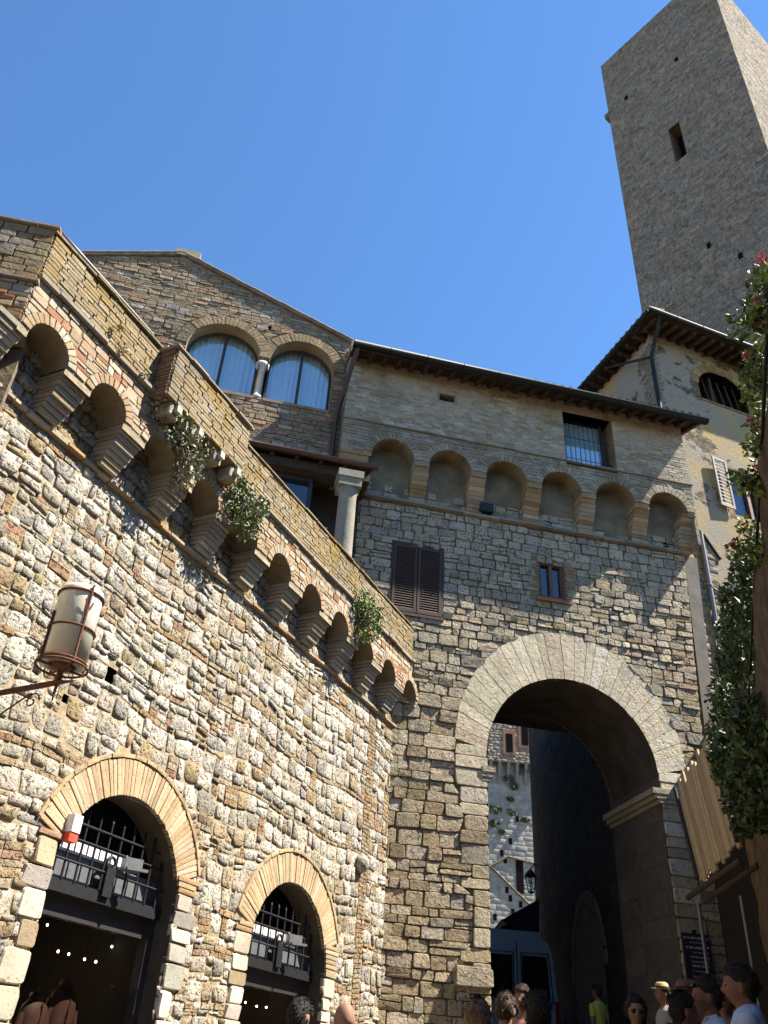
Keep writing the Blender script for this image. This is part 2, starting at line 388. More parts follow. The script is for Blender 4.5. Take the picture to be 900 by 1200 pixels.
def free(u0, u1, blocks, v):
    iv = [(u0(v) if callable(u0) else u0, u1(v) if callable(u1) else u1)]
    for b in blocks:
        r = b(v)
        if r is None: continue
        nx = []
        for a, c in iv:
            if r[1] <= a or r[0] >= c: nx.append((a, c)); continue
            if r[0] > a: nx.append((a, r[0]))
            if r[1] < c: nx.append((r[1], c))
        iv = nx
    return [(a, c) for a, c in iv if c - a > .004]
def spans(u0, u1, blocks, v0, v1):
    a = free(u0, u1, blocks, v0 + 1e-3); b = free(u0, u1, blocks, v1 - 1e-3)
    if len(a) != len(b): a = b = free(u0, u1, blocks, .5 * (v0 + v1))
    else:
        if any(min(x[1], y[1]) - max(x[0], y[0]) < 0 for x, y in zip(a, b)): a = b = free(u0, u1, blocks, .5 * (v0 + v1))
    return list(zip(a, b))
def rect(u0, u1, v0, v1): return lambda v: (u0, u1) if v0 < v < v1 else None
def arch(c, r, vs, v0, out=0.0):
    """round-headed opening: half width r (+out), springing at vs, from v0 up"""
    R = r + out
    def f(v):
        if v < v0: return None
        if v <= vs: return (c - R, c + R)
        if v < vs + R: h = math.sqrt(R * R - (v - vs) ** 2); return (c - h, c + h)
        return None
    return f
def ringblock(c, r, vc, vmin):
    def f(v):
        if v < vmin or v >= vc + r or v <= vc - r: return None
        h = math.sqrt(r * r - (v - vc) ** 2); return (c - h, c + h)
    return f
def backing(mb, F, u0, u1, v0, v1, o, blocks=(), step=.1, col=(.3, .25, .18)):
    n = max(1, int(math.ceil((v1 - v0) / step))); vs = np.linspace(v0, v1, n + 1)
    for i in range(n):
        for (a0, b0), (a1, b1) in spans(u0, u1, blocks, vs[i], vs[i + 1]):
            mb.add(F.arr([(a0, vs[i], o), (b0, vs[i], o), (b1, vs[i + 1], o), (a1, vs[i + 1], o)]), [[0, 1, 2, 3]], col, True)
def mixcol(rng, pal, var=.12):
    tot = sum(p[0] for p in pal); x = rng.uniform(0, tot)
    for wt, c in pal:
        x -= wt
        if x <= 0: break
    k = 1 + rng.uniform(-var, var)
    return tuple(max(.01, ch * k * (1 + rng.uniform(-.03, .03))) for ch in c)
def masonry(mb, F, u0, u1, v0, v1, o, st, blocks=(), seed=0, warp=None):
    rng = random.Random(seed); v = v0; side = 0
    while v < v1 - .03:
        brickrow = rng.random() < st.get('brick', 0) and side != 1
        h = rng.uniform(*st['bh']) if brickrow else rng.uniform(*st['h'])
        side = 1 if brickrow and rng.random() < .6 else 0
        if v1 - (v + h) < st['h'][0] * .5: h = v1 - v
        for (a0, b0), (a1, b1) in spans(u0, u1, blocks, v, v + h):
            ia, ib = max(a0, a1), min(b0, b1); L = ib - ia; ts = [0.0]; x = 0
            while True:
                wmin, wmax = (st['bw'] if brickrow else st['w'])
                wv = rng.uniform(wmin, wmax) * (1 if brickrow else (.65 + .35 * h / st['h'][1]))
                if x + wv * 1.5 > L: break
                x += wv; ts.append(x)
            ts.append(L); nt_s = len(ts) - 1
            for k_, (t0, t1) in enumerate(zip(ts, ts[1:])):
                q = [[ia + t0, v], [ia + t1, v], [ia + t1, v + h], [ia + t0, v + h]]
                if k_ == 0: q[0][0] = a0; q[3][0] = a1
                if k_ == nt_s - 1: q[1][0] = b0; q[2][0] = b1
                uc, vc = .5 * (q[0][0] + q[2][0]), v + h / 2
                if st.get('skip') and st['skip'](uc, vc, rng): continue
                if brickrow and not (st['kind'] == 'round' and mnoise.noise((uc * .9, vc * 3.3, seed * 1.7)) < -.05):
                    stone(mb, F, q, rng.uniform(*st['bd']), o, mixcol(rng, st['bpal']), rng, 'brick', st['gap'] * .7, warp); continue
                pal = st['pal'](uc, vc) if callable(st['pal']) else st['pal']
                rr = rng.random()
                if rr < st.get('stack', 0):
                    n = max(2, int(h / .075))
                    for i in range(n):
                        f0, f1 = i / n, (i + 1) / n
                        lerp = lambda A, B, f: [A[0] + (B[0] - A[0]) * f, A[1] + (B[1] - A[1]) * f]
                        qq = [lerp(q[0], q[3], f0), lerp(q[1], q[2], f0), lerp(q[1], q[2], f1), lerp(q[0], q[3], f1)]
                        stone(mb, F, qq, rng.uniform(*st['bd']), o, mixcol(rng, st['bpal']), rng, 'brick', st['gap'] * .7, warp)
                    continue
                if rr > 1 - st.get('split', 0):
                    f = rng.uniform(.35, .65); g = rng.uniform(.35, .65)
                    m0 = [q[0][0] + (q[3][0] - q[0][0]) * f, q[0][1] + h * f]; m1 = [q[1][0] + (q[2][0] - q[1][0]) * g, q[1][1] + h * g]
                    parts = ([q[0], q[1], m1, m0], [m0, m1, q[2], q[3]])
                else: parts = (q,)
                for qq in parts:
                    j = st.get('jit', .0)
                    qq = [[a + rng.uniform(-j, j), b + rng.uniform(-j, j)] for a, b in qq]
                    stone(mb, F, qq, rng.uniform(*st['d']), o, mixcol(rng, pal), rng, st['kind'], st['gap'], warp)
        v += h
def ring(mb, F, c, vc, r0, r1, a0, a1, n, d, o, pal, seed, kind='brick', gap=.01, vo=None):
    """voussoirs: angles in degrees from +u"""
    rng = random.Random(seed)
    cuts = [a0 + (a1 - a0) * i / n for i in range(n + 1)]
    if kind != 'brick': cuts = [cuts[0]] + [x + rng.uniform(-.22, .22) * (a1 - a0) / n for x in cuts[1:-1]] + [cuts[-1]]
    P = lambda r, a, cv: [c + r * math.cos(rad(a)), cv + r * math.sin(rad(a))]
    for x, y in zip(cuts, cuts[1:]):
        R1 = (lambda a: r1(a)) if callable(r1) else (lambda a: r1)
        stone(mb, F, [P(r0, y, vc), P(r0, x, vc), P(R1(x), x, vo or vc), P(R1(y), y, vo or vc)], d * rng.uniform(.85, 1.15), o, mixcol(rng, pal, .1), rng, kind, gap)
def barrel(mb, F, c, r, vs, o0, o1, a0=0, a1=180, n=24, col=(.2, .17, .13), legs=None):
    pts = [(c + r * math.cos(rad(a0 + (a1 - a0) * i / n)), vs + r * math.sin(rad(a0 + (a1 - a0) * i / n))) for i in range(n + 1)]
    if legs is not None: pts = [(pts[0][0], legs)] + pts + [(pts[-1][0], legs)]
    V = F.arr([(a, b, o0) for a, b in pts] + [(a, b, o1) for a, b in pts]); n_ = len(pts)
    mb.add(V, [[(i, i + 1, n_ + i + 1, n_ + i) for i in range(n_ - 1)]], col, legs is not None)

WHITE = (.64, .585, .48); GREY = (.43, .40, .34); TAN = (.43, .325, .185); BRICK = (.45, .28, .145); RED = (.40, .20, .12); PALE = (.52, .46, .36)
LP_HI = [(5, (.74, .68, .565)), (2.5, (.60, .56, .48)), (1.4, (.46, .43, .37)), (1.8, PALE), (1.0, TAN), (.4, (.36, .29, .2))]
LP_LO = [(3.4, (.72, .65, .53)), (2.8, (.60, .52, .40)), (2.2, (.48, .38, .24)), (1.2, GREY), (.6, (.36, .27, .17))]
BP = [(3, (.46, .34, .20)), (1.4, BRICK), (.6, (.42, .25, .16)), (3, (.47, .39, .27))]
def lpal(u, v): return LP_HI if v > 2.6 + .5 * math.sin(u * 2.1) else LP_LO

# ================================================================== ground
def sheet(name, x0, x1, y0, y1, dz, mat):
    mb = MB(); nx, ny = 12, 24
    xs = np.linspace(x0, x1, nx + 1); ys = np.linspace(y0, y1, ny + 1)
    V = [(x, y, ground(x, y) + dz) for y in ys for x in xs]
    mb.add(V, [[(j * (nx + 1) + i, j * (nx + 1) + i + 1, (j + 1) * (nx + 1) + i + 1, (j + 1) * (nx + 1) + i) for j in range(ny) for i in range(nx)]], flat=True)
    o = mb.build(name, mat); o['kind'] = 'structure'; return o
sheet('ground', -900, 900, -500, 900, -.01, 'soil')
sheet('street', -9, 9, -12, 60, 0, 'street')

# ================================================================== terrace building (left)
UB = -10.42                                     # where the terrace turns its corner
tb = thing('terrace_building', 'sunlit rubble-stone building with an arcaded brick parapet and two arched shop doors', 'building', (W.pt(-5, 0, 0)[0], W.pt(-5, 0, 0)[1], -1.1))
D1, D2 = (-6.7, 1.0, 1.59), (-3.03, 1.04, 1.38)  # shop arches: centre, radius, springing
OV = .40                                        # overhang of the arcade
bl = [ringblock(D1[0], 1.40, D1[2], D1[2] + .38), ringblock(D2[0], 1.42, D2[2], D2[2] + .38),
      lambda v: (D1[0] - 1.0, D1[0] + 1.0) if v < D1[2] + .55 else None, lambda v: (D2[0] - 1.04, D2[0] + 1.04) if v < D2[2] + .55 else None]
blb = [arch(D1[0], 1.02, D1[2], -5), arch(D2[0], 1.06, D2[2], -5)]
def W_uv(x, y):
    d = ray(x, y); P_ = d * ((W.p @ W.n) / (d @ W.n)); return (P_ - W.p) @ W.u, P_[2]
WH = []
for x, y, a, b in ((130, 788, .08, .09), (97, 832, .12, .04), (75, 820, .05, .07), (388, 912, .06, .05), (266, 690, .05, .07), (355, 960, .05, .06)):
    u_, v_ = W_uv(x, y); WH.append((u_ - a, u_ + a, v_ - b, v_ + b))
bl += [rect(*h) for h in WH]; blb += [rect(*h) for h in WH]
wr = lambda u, v: .035 * np.sin(u * 1.7 + v * .8) + .02 * np.sin(u * 4.3 + 1 + v * 2)
mb = MB()
backing(mb, W, UB, .25, -2.6, 5.95, .011, blb, .09, (.34, .27, .17))
bkg = mb.build('mortar_bed', 'mortar', tb)
mb = MB()
STW = dict(h=(.10, .26), w=(.11, .36), d=(.014, .042), gap=.010, kind='round', brick=.30, bh=(.045, .07), bw=(.12, .30), bd=(.018, .036), bpal=BP, pal=lpal, stack=.08, split=.14, jit=.022)
for (ua, ub, sd_) in ((UB, -5.2, 11), (-5.2, -1.02, 12), (-.74, .2, 13)):
    masonry(mb, W, ua, ub, -1.6, 5.78, 0, STW, bl, sd_, wr)
# narrow brick toothing where an old opening was closed
STB = dict(h=(.06, .075), w=(.12, .26), d=(.015, .03), gap=.012, kind='brick', pal=BP)
masonry(mb, W, -1.02, -.74, -1.6, 5.78, .005, STB, [], 14, wr)
mb.build('wall', 'rubble', tb)
# projecting rounded stone near the second arch
for (D, sdd) in ((D1, 21), (D2, 22)):
    mb = MB()
    ring(mb, W, D[0], D[2], D[1], D[1] + .40, 19, 161, 50, .045, .0, [(3, (.56, .43, .265)), (2, (.52, .37, .21)), (1, (.60, .48, .32))], sdd, 'brick', .006)
    ring(mb, W, D[0], D[2], D[1] + .405, D[1] + .455, 19, 161, 18, .06, .0, [(1, (.52, .38, .22))], sdd, 'brick', .004)
    for sgn in (-1, 1):                         # brick springers and jamb stones
        rng = random.Random(sdd * 7 + sgn); v = D[2] - 2.9
        while v < D[2] + .36:
            h = rng.uniform(.09, .3) if v < D[2] + .05 else .062
            wd = rng.uniform(.2, .42) if h > .1 else rng.uniform(.3, .42)
            x0 = D[0] + sgn * D[1] * (1 if v < D[2] else math.cos(math.asin(min(.9, (v - D[2]) / D[1])))); x1 = D[0] + sgn * (D[1] + wd)
            a, b = min(x0, x1), max(x0, x1)
            stone(mb, W, [[a, v], [b, v], [b, v + h], [a, v + h]], .06, 0, mixcol(rng, LP_LO if h > .1 else BP), rng, 'block' if h > .1 else 'brick', .012)
            v += h
    mb.build('arch_surround', 'brick', tb)
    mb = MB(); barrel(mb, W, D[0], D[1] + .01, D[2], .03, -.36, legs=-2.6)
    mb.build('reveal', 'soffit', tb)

# string course and drip course: long bricks, slightly uneven
def course(mb, F, u0, u1, v, h, o0, o1, seed, pal, wl=(.25, .6)):
    rng = random.Random(seed); u = u0
    while u < u1 - .01:
        x = min(u1, u + rng.uniform(*wl)); e = rng.uniform(-.012, .012); f = rng.uniform(-.01, .01)
        mb.hexa(F.arr([(u + .004, v + f, o0), (x - .004, v + f, o0), (x - .004, v + f + .012, o1 + e), (u + .004, v + f + .012, o1 + e), (u + .004, v + h + f, o0), (x - .004, v + h + f, o0), (x - .004, v + h + f - .012, o1 + e), (u + .004, v + h + f - .012, o1 + e)]), mixcol(rng, pal))
        u = x
CP = [(2, (.40, .33, .24)), (1, (.46, .36, .24)), (1, (.36, .32, .26))]
mb = MB(); course(mb, W, UB, .1, 5.81, .06, 0, .085, 31, [(2, (.46, .38, .27)), (1, (.50, .41, .29)), (1, BRICK)], (.15, .35)); mb.build('string_course', 'brick', tb)
mb = MB(); course(mb, W, UB, -.08, 7.045, .07, .2, OV + .07, 32, CP); mb.build('drip_course', 'brick', tb)

# corbel arcade
NC = [-10.0 + .985 * i for i in range(11)]      # niche centres
NR, NS = .285, 6.36
mb = MB(); blk = [arch(c, NR, NS, 5.0) for c in NC]
backing(mb, W, UB, -.08, 6.28, 7.05, OV, blk, .05, (.36, .29, .20)); mb.build('arcade_backing', 'mortar', tb)
mb = MB()
STA = dict(h=(.05, .12), w=(.10, .26), d=(.008, .022), gap=.011, kind='block', pal=[(3, (.47, .38, .26)), (2, (.44, .33, .2)), (1, RED), (1.2, PALE)], split=.1, jit=.008)
masonry(mb, W, UB, -.08, NS + .02, 7.05, OV, STA, [ringblock(c, NR + .12, NS, NS) for c in NC], 33)
for i, c in enumerate(NC):
    ring(mb, W, c, NS, NR - .005, NR + .13, 4, 176, 13, .026, OV, [(2, (.46, .34, .21)), (1, (.42, .28, .16)), (1, PALE)], 40 + i, 'brick', .012)
mb.build('arcade', 'brick', tb)
mb = MB()
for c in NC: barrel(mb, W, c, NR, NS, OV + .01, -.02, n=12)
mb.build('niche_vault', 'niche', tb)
mb = MB()
masonry(mb, W, UB, .1, 5.88, 6.75, -.01, dict(h=(.15, .28), w=(.16, .36), d=(.015, .045), gap=.018, kind='round', brick=.15, bh=(.06, .08), bw=(.12, .26), bd=(.015, .03), bpal=BP, pal=[(4, WHITE), (2, PALE), (2, TAN)]), [], 34)
mb.build('niche_wall', 'rubble', tb)
for i in range(len(NC) + 1):
    c = NC[0] - .4925 + .985 * i; rng = random.Random(60 + i); mb = MB(); n = 8
    for k in range(n):                          # stepped, tapering corbel of brick courses
        v0 = 5.885 + (NS + .02 - 5.885) * k / n; v1 = 5.885 + (NS + .02 - 5.885) * (k + 1) / n - .012
        o1 = .10 + (OV - .09) * ((k + 1) / n) ** .85 + rng.uniform(-.012, .012); hw = .15 + .045 * k / n + rng.uniform(-.014, .014)
        col = mixcol(rng, [(2, (.50, .43, .32)), (2, (.44, .39, .30)), (1, (.50, .39, .26))])
        mb.hexa(W.arr([(c - hw, v0, -.02), (c + hw, v0, -.02), (c + hw, v0, o1 - .012), (c - hw, v0, o1 - .012), (c - hw, v1, -.02), (c + hw, v1, -.02), (c + hw, v1, o1), (c - hw, v1, o1)]), col)
    mb.build('corbel', 'brick', tb)

# parapet with lichen, coping and box-like bay
STP = dict(h=(.052, .062), w=(.18, .32), d=(.012, .026), gap=.011, kind='brick', pal=[(3, (.45, .36, .22)), (2, (.42, .31, .18)), (1, (.48, .41, .30)), (.6, GREY)], jit=.006)
mb = MB()
for ua, ub, sd_ in ((UB, -8.47, 35), (-6.75, -.1, 36)):
    masonry(mb, W, ua, ub, 7.115, 7.76, OV, STP, [], sd_)
mb.box(W, UB, -.1, 6.9, 7.755, .12, OV + .002, (.3, .25, .17));
for ua, ub, sd_ in ((UB - .03, -8.5, 37), (-6.74, -.08, 38)): course(mb, W, ua, ub, 7.76, .05, .1, OV + .05, sd_, [(2, (.34, .27, .17)), (1, (.40, .31, .2))], (.25, .4))
mb.build('parapet', 'lichen', tb)
bay = MB()
bay.box(W, -8.45, -6.72, 6.98, 7.74, .3, .66, (.33, .26, .17))
masonry(bay, W, -8.45, -6.72, 6.98, 7.74, .66, dict(STP, d=(.014, .03)), [], 39)
e_l = Fr(W.pt(-8.45, 0, .3)[:2], W.az + 90)     # near end of the bay
e_l.n = -W.u; masonry(bay, e_l, 0, .36, 6.98, 7.74, .0, dict(STP, pal=[(2, (.40, .24, .14)), (1, (.34, .2, .12))]), [], 40)
bayo = bay.build('projecting_bay', 'lichen', tb)
mb = MB(); course(mb, W, -8.5, -6.68, 7.745, .05, .28, .72, 41, [(1, (.40, .33, .24))], (.25, .4)); mb.build('bay_coping', 'brick', bayo)
for u in (-8.25, -7.78, -7.28, -6.88):
    mb = MB(); rng = random.Random(int(u * -100))
    stone(mb, e_l, [[.10, 6.78], [.33, 6.80], [.36, 6.98], [.10, 6.98]], .05, 0, (.5, .45, .36), rng, 'block')
    mb.v = [x + (W.pt(u, 0, 0) - W.pt(-8.45, 0, 0)) for x in mb.v]
    mb.box(W, u, u + .13, 6.80, 6.975, .1, .62, (.42, .35, .25)); mb.box(W, u + .02, u + .11, 6.87, 6.97, .62, .69, (.62, .57, .48))
    mb.build('bracket', 'brick', bayo)
# corner return of the terrace (faces the camera)
B = Fr(W.pt(UB, 0, OV)[:2], 80)
mb = MB(); masonry(mb, B, -3, 0, 7.0, 7.82, .0, dict(STP, h=(.09, .12)), [], 42); mb.box(B, -3, -.0, 6.9, 7.82, -.28, -.004, (.3, .25, .17)); mb.build('corner_parapet', 'lichen', tb)
mb = MB(); course(mb, B, -3, .04, 6.95, .06, -.2, .06, 43, CP); mb.build('corner_drip_course', 'brick', tb); mb = MB(); course(mb, B, -3, .05, 7.82, .05, -.3, .05, 44, CP); mb.build('corner_coping', 'brick', tb)
mb = MB(); masonry(mb, B, -3, 0, 6.42, 6.95, 0, dict(STA, pal=[(2, RED), (2, TAN), (1, GREY)]), [], 45); mb.box(B, -3, -.02, 6.40, 6.95, -.5, -.004, (.33, .25, .17)); mb.build('corner_band', 'brick', tb)
mb = MB(); mb.prism(B, [(-3, 6.4), (-.02, 6.4), (-.02, -2.5), (-3, -2.5)], -.5, -.42, (.25, .2, .14)); mb.build('corner_wall', 'darkmortar', tb)
mb = MB(); mb.prism(W, [(UB - 1, 6.9), (.6, 6.9), (.6, 7.0), (UB - 1, 7.0)], -7.2, .14); mb.build('terrace_floor', 'greyplaster', tb)
# thin handrail on the coping
mb = MB(); P0 = [B.pt(-3, 8.0, -.1), B.pt(-.05, 8.0, -.12)] + [W.pt(u, 7.98, OV - .08) for u in np.linspace(UB + .05, -8.6, 5)]
mb.tube(P0, .016, 6)
for p in P0[::2]: mb.tube([p, p - V3(0, 0, .2)], .012, 5)
P0 = [W.pt(u, 7.93, .42) for u in np.linspace(-8.4, -6.8, 5)] + [W.pt(u, 7.92, OV - .1) for u in np.linspace(-6.6, -.2, 9)]
mb.tube(P0, .012, 6)
for p in P0[::2]: mb.tube([p, p - V3(0, 0, .14)], .01, 5)
mb.build('handrail', 'zinc', tb)

# a rounded stone left proud of the wall, and putlog holes
u_, v_ = W_uv(419, 1012); mb = MB(); mb.ball(W.pt(u_, v_, .07), .13, .13, .15, 12, 9, (.52, .47, .37)); mb.build('projecting_stone', 'rubble', tb)
for a, b, c, d in WH:
    mb = MB(); mb.box(W, a - .06, b + .06, c - .06, d + .06, -.22, -.2, (.03, .02, .015)); mb.build('putlog_hole', 'dark', tb)
# shop fronts
shop_lamps = []
for si, D in enumerate((D1, D2)):
    c, r, vs = D; o = -.20; hw = r + .12
    mb = MB(); mb.box(W, c - hw, c + hw, -2.6, 3.2, -2.4, -2.35); mb.box(W, c - hw - .05, c - hw, -2.6, 3.2, -2.35, -.37); mb.box(W, c + hw, c + hw + .05, -2.6, 3.2, -2.35, -.37); mb.box(W, c - hw, c + hw, 3.2, 3.25, -2.35, -.37)
    mb.box(W, c - .75, c - .15, -1.5, .75, -2.35, -2.28); mb.box(W, c + .35, c + hw, -1.5, 1.0, -2.3, -1.9)
    sw = mb.build('shop_room', 'shopwall', tb)
    lin = vs + .02
    mb = MB(); mb.box(W, c - hw, c + hw, lin - .10, lin + .02, o - .14, o + .05); mb.box(W, c - .07, c + .07, lin - .03, lin + .26, o + .03, o + .09)
    mb.tube([W.pt(c + .07 * math.cos(t), lin + .30 + .07 * math.sin(t), o + .06) for t in np.linspace(0, 2 * math.pi, 13)], .018, 6)
    fr = mb.build('transom', 'iron', tb)
    mb = MB()
    for sgn in (-1, 1): mb.box(W, c + sgn * (r - .03) - .06, c + sgn * (r - .03) + .06, -1.6, lin - .1, o - .12, o)
    mb.box(W, c - r, c + r, lin - .3, lin - .1, o - .16, o - .06, (.1, .12, .05)); mb.build('door_frame', 'darkframe', tb)
    mb = MB(); mb.box(W, c - r + .05, c + r - .05, -1.6, lin - .3, o - .12, o - .105); mb.build('glass_pane', 'shopglass', tb)
    mb = MB(); mb.box(W, c - r - .02, c + r + .02, lin + .02, lin + .30, o - .06, o - .045); mb.build('transom_panel', 'zinc', tb)
    mb = MB()
    for i in range(10):                          # twisted bars of the transom grille
        u = c - r + .14 + i * (2 * r - .28) / 9; hh = math.sqrt(max(.01, (r - .02) ** 2 - (u - c) ** 2))
        mb.tube([W.pt(u, lin + .02, o + .05), W.pt(u, lin + min(.70, hh), o + .05)], .014, 6)
        mb.lathe(W.pt(u, lin + min(.70, hh), o + .05), [(.018, 0), (.0, .07)], 6)
    for dv in (.2, .42, .58):
        hh = math.sqrt((r - .02) ** 2 - dv ** 2); mb.tube([W.pt(c - hh, lin + dv, o + .06), W.pt(c + hh, lin + dv, o + .06)], .013, 6)
    mb.build('grille', 'iron', tb)
    mb = MB(); mb.box(W, c - r - .1, c + r + .1, lin + .30, vs + r + .1, o - .5, o - .48)
    for i in range(13): u = c - r - .05 + i * (2 * r + .1) / 12; mb.box(W, u - .05, u + .035, lin + .30, vs + r + .1, o - .478, o - .45)
    mb.build('fanlight_boards', 'darkframe', tb)
    mb = MB(); mb.box(W, c - r + .12, c + .35, lin + .30, lin + .42, o - .035, o - .02); mb.build('fanlight_glint', 'white', tb)  # white strip stands in for light reflected in the fanlight
    # spotlight hung in the grille
    p = W.pt(c + .22, lin + .33, o + .16); mb = MB(); mb.wbox(p, .2, .12, .13, W.az - 60); mb.wbox(p + W.n * .08 - V3(0, 0, .05), .24, .06, .03, W.az - 60); mb.tube([p, p + V3(0, 0, .1) - W.n * .1], .012, 5)
    solo(mb, 'spotlight', 'zinc', p, ('grey spotlight fixed in the iron grille over the larger shop door', 'grey spotlight fixed in the iron grille over the smaller shop door')[si], 'spotlight')
for D in (D1, D2):
    pl = bpy.data.lights.new('shop_light', 'POINT'); pl.energy = 2.2; pl.color = (1, .8, .6); pl.shadow_soft_size = .08
    po = bpy.data.objects.new('shop_light', pl); C.objects.link(po); po.location = W.pt(D[0], .9, -1.35)
# pendant lamps seen through the shop glass
spots = [(-6.73, 1.34, -.8, 1), (-6.48, 1.12, -.8, 0), (-6.29, 1.12, -.82, 1), (-6.05, 1.10, -.8, 0), (-5.86, 1.10, -.8, 0), (-5.67, 1.28, -.78, 1), (-2.67, 1.0, -.8, 0), (-2.36, .98, -.8, 0), (-2.10, .99, -.8, 0), (-2.0, 1.21, -.7, 1)]
for i, (u, v, o, wh) in enumerate(spots):
    p = W.pt(u, v, o)
    t = thing('pendant_lamp', ('small lit pendant bulb hanging on a wire behind the larger shop window' if u < -5 else 'small lit pendant bulb hanging on a wire behind the smaller shop window'), 'lamp', p, 'pendant bulbs in the shops')
    mb = MB(); mb.tube([p, W.pt(u, 3.18, o)], .004, 4); mb.build('wire', 'iron', t)
    mb = MB(); mb.ball(p - V3(0, 0, .025), .012, .012, .014, 8, 6); mb.build('bulb', 'bulbw' if wh else 'bulb', t)
# leather coats on stands in the larger window
for i, (u, v, o, lab) in enumerate(((-6.62, .62, -.8, 'brown leather coat on a stand at the left edge of the shop window'), (-6.24, .78, -.8, 'tall brown leather coat with shoulders in the middle of the shop window'), (-6.36, .32, -.62, 'low brown leather bag with a round top in the shop window'))):
    p = W.pt(u, v, o); s_ = .75 if i == 2 else 1
    t = thing('leather_coat' if i < 2 else 'leather_bag', lab, 'coat' if i < 2 else 'bag', V3(p[0], p[1], p[2] - 1.0))
    mb = MB(); mb.lathe(p - V3(0, 0, .95), [(.02, 0), (.20 * s_, .0), (.19 * s_, .3), (.165 * s_, .6), (.19 * s_, .8), (.16 * s_, .90), (.10 * s_, .955), (.06, .97)], 18)
    mb.v = [x - ((x - p) @ W.n)[:, None] * .42 * W.n[None] + (.012 * np.sin(((x - p) @ W.u) * 60) * ((p[2] - x[:, 2]) > .2))[:, None] * W.n[None] for x in mb.v]
    mb.tube([p + W.n * .105 + V3(0, 0, -.02), p + W.n * .115 + V3(0, 0, -.45), p + W.n * .12 + V3(0, 0, -.93)], .008, 5)
    mb.build('body', 'coat', t)
    if i < 2:
        for sg in (-1, 1):
            mb = MB(); mb.tube([p + W.u * sg * .17 + V3(0, 0, -.12), p + W.u * sg * .23 + V3(0, 0, -.4), p + W.u * sg * .22 + V3(0, 0, -.7)], [.05, .055, .05], 8); mb.build('sleeve', 'coat', t)
    mb = MB(); mb.lathe(p + V3(0, 0, -.01), [(.062 * s_, 0), (.085 * s_, .03), (.075 * s_, .085), (.066 * s_, .08), (.07 * s_, .03)], 14); mb.tube([p + V3(0, 0, .05), p + V3(0, 0, .12), p + W.u * .03 + V3(0, 0, .15), p + V3(0, 0, .18)], .006, 5); mb.build('collar', 'coat', t)
# alarm box at the left side of the larger arch
p = W.pt(-7.62, 2.02, .12); t = thing('alarm_box', 'small white alarm box with a red base beside the larger shop arch', 'alarm', p)
mb = MB(); mb.box(W, -7.68, -7.56, 2.0, 2.17, .03, .14); mb.build('cover', 'white', t)
mb = MB(); mb.box(W, -7.68, -7.56, 1.91, 1.998, .03, .13); mb.build('base', 'red', t)

# ================================================================== wall lantern
LU, LO = -8.98, .80
p = W.pt(LU, 2.98, 0); lt = thing('wall_lantern', 'tall cylindrical frosted-glass lantern in a rusty cage on a wall bracket', 'lantern', p)
lc = lambda z: W.pt(LU, z, LO)
mb = MB(); mb.lathe(lc(3.12), [(.0, .80), (.198, .77), (.205, .73), (.205, .0), (.192, .0), (.192, .71)], 28); mb.build('glass', 'lantern', lt)
mb = MB()
for z, r_ in ((3.10, .235), (3.14, .215), (3.46, .215), (3.82, .215)):
    mb.tube([lc(z) + r_ * (W.u * math.cos(t) + W.n * math.sin(t)) for t in np.linspace(0, 2 * math.pi, 25)], .012, 6, caps=False)
for a in (20, 110, 200, 290):
    q = lambda z: lc(z) + .217 * (W.u * math.cos(rad(a)) + W.n * math.sin(rad(a)))
    mb.tube([q(3.08), q(3.88 if a % 180 > 60 else 3.6)], .013, 6)
    mb.tube([lc(3.09), lc(3.09) + .225 * (W.u * math.cos(rad(a)) + W.n * math.sin(rad(a)))], .012, 5)
q = lc(3.55) + .22 * (W.u * math.cos(rad(110)) + W.n * math.sin(rad(110)))
for sg in (-1, 1): mb.tube([q + V3(0, 0, .05), q + W.u * sg * .03 + V3(0, 0, .1), q + W.u * sg * .05 + V3(0, 0, .17)], .008, 5)
mb.build('cage', 'rust', lt)
mb = MB(); mb.lathe(lc(2.98), [(.0, .0), (.03, .0), (.028, .08), (.07, .1), (.13, .13), (.0, .14)], 14); mb.tube([lc(2.78), lc(3.1)], [.008, .028], 8)
mb.build('socket', 'rust', lt)
mb = MB(); mb.tube([W.pt(LU, 2.93, -.05), W.pt(LU, 2.95, LO), W.pt(LU, 2.94, LO + .22)], [.03, .028, .004], 8)
sp = [W.pt(LU, 2.55 + .33 * (i / 10) ** .7, .02 + .5 * i / 10) for i in range(11)]
sc_ = [W.pt(LU, 2.80 + (.09 - .006 * i) * math.sin(i * .6), .55 + (.09 - .006 * i) * math.cos(i * .6)) for i in range(14)]
mb.tube(sp, .009, 5); mb.tube(sc_, .008, 5); mb.build('bracket', 'rust', lt)

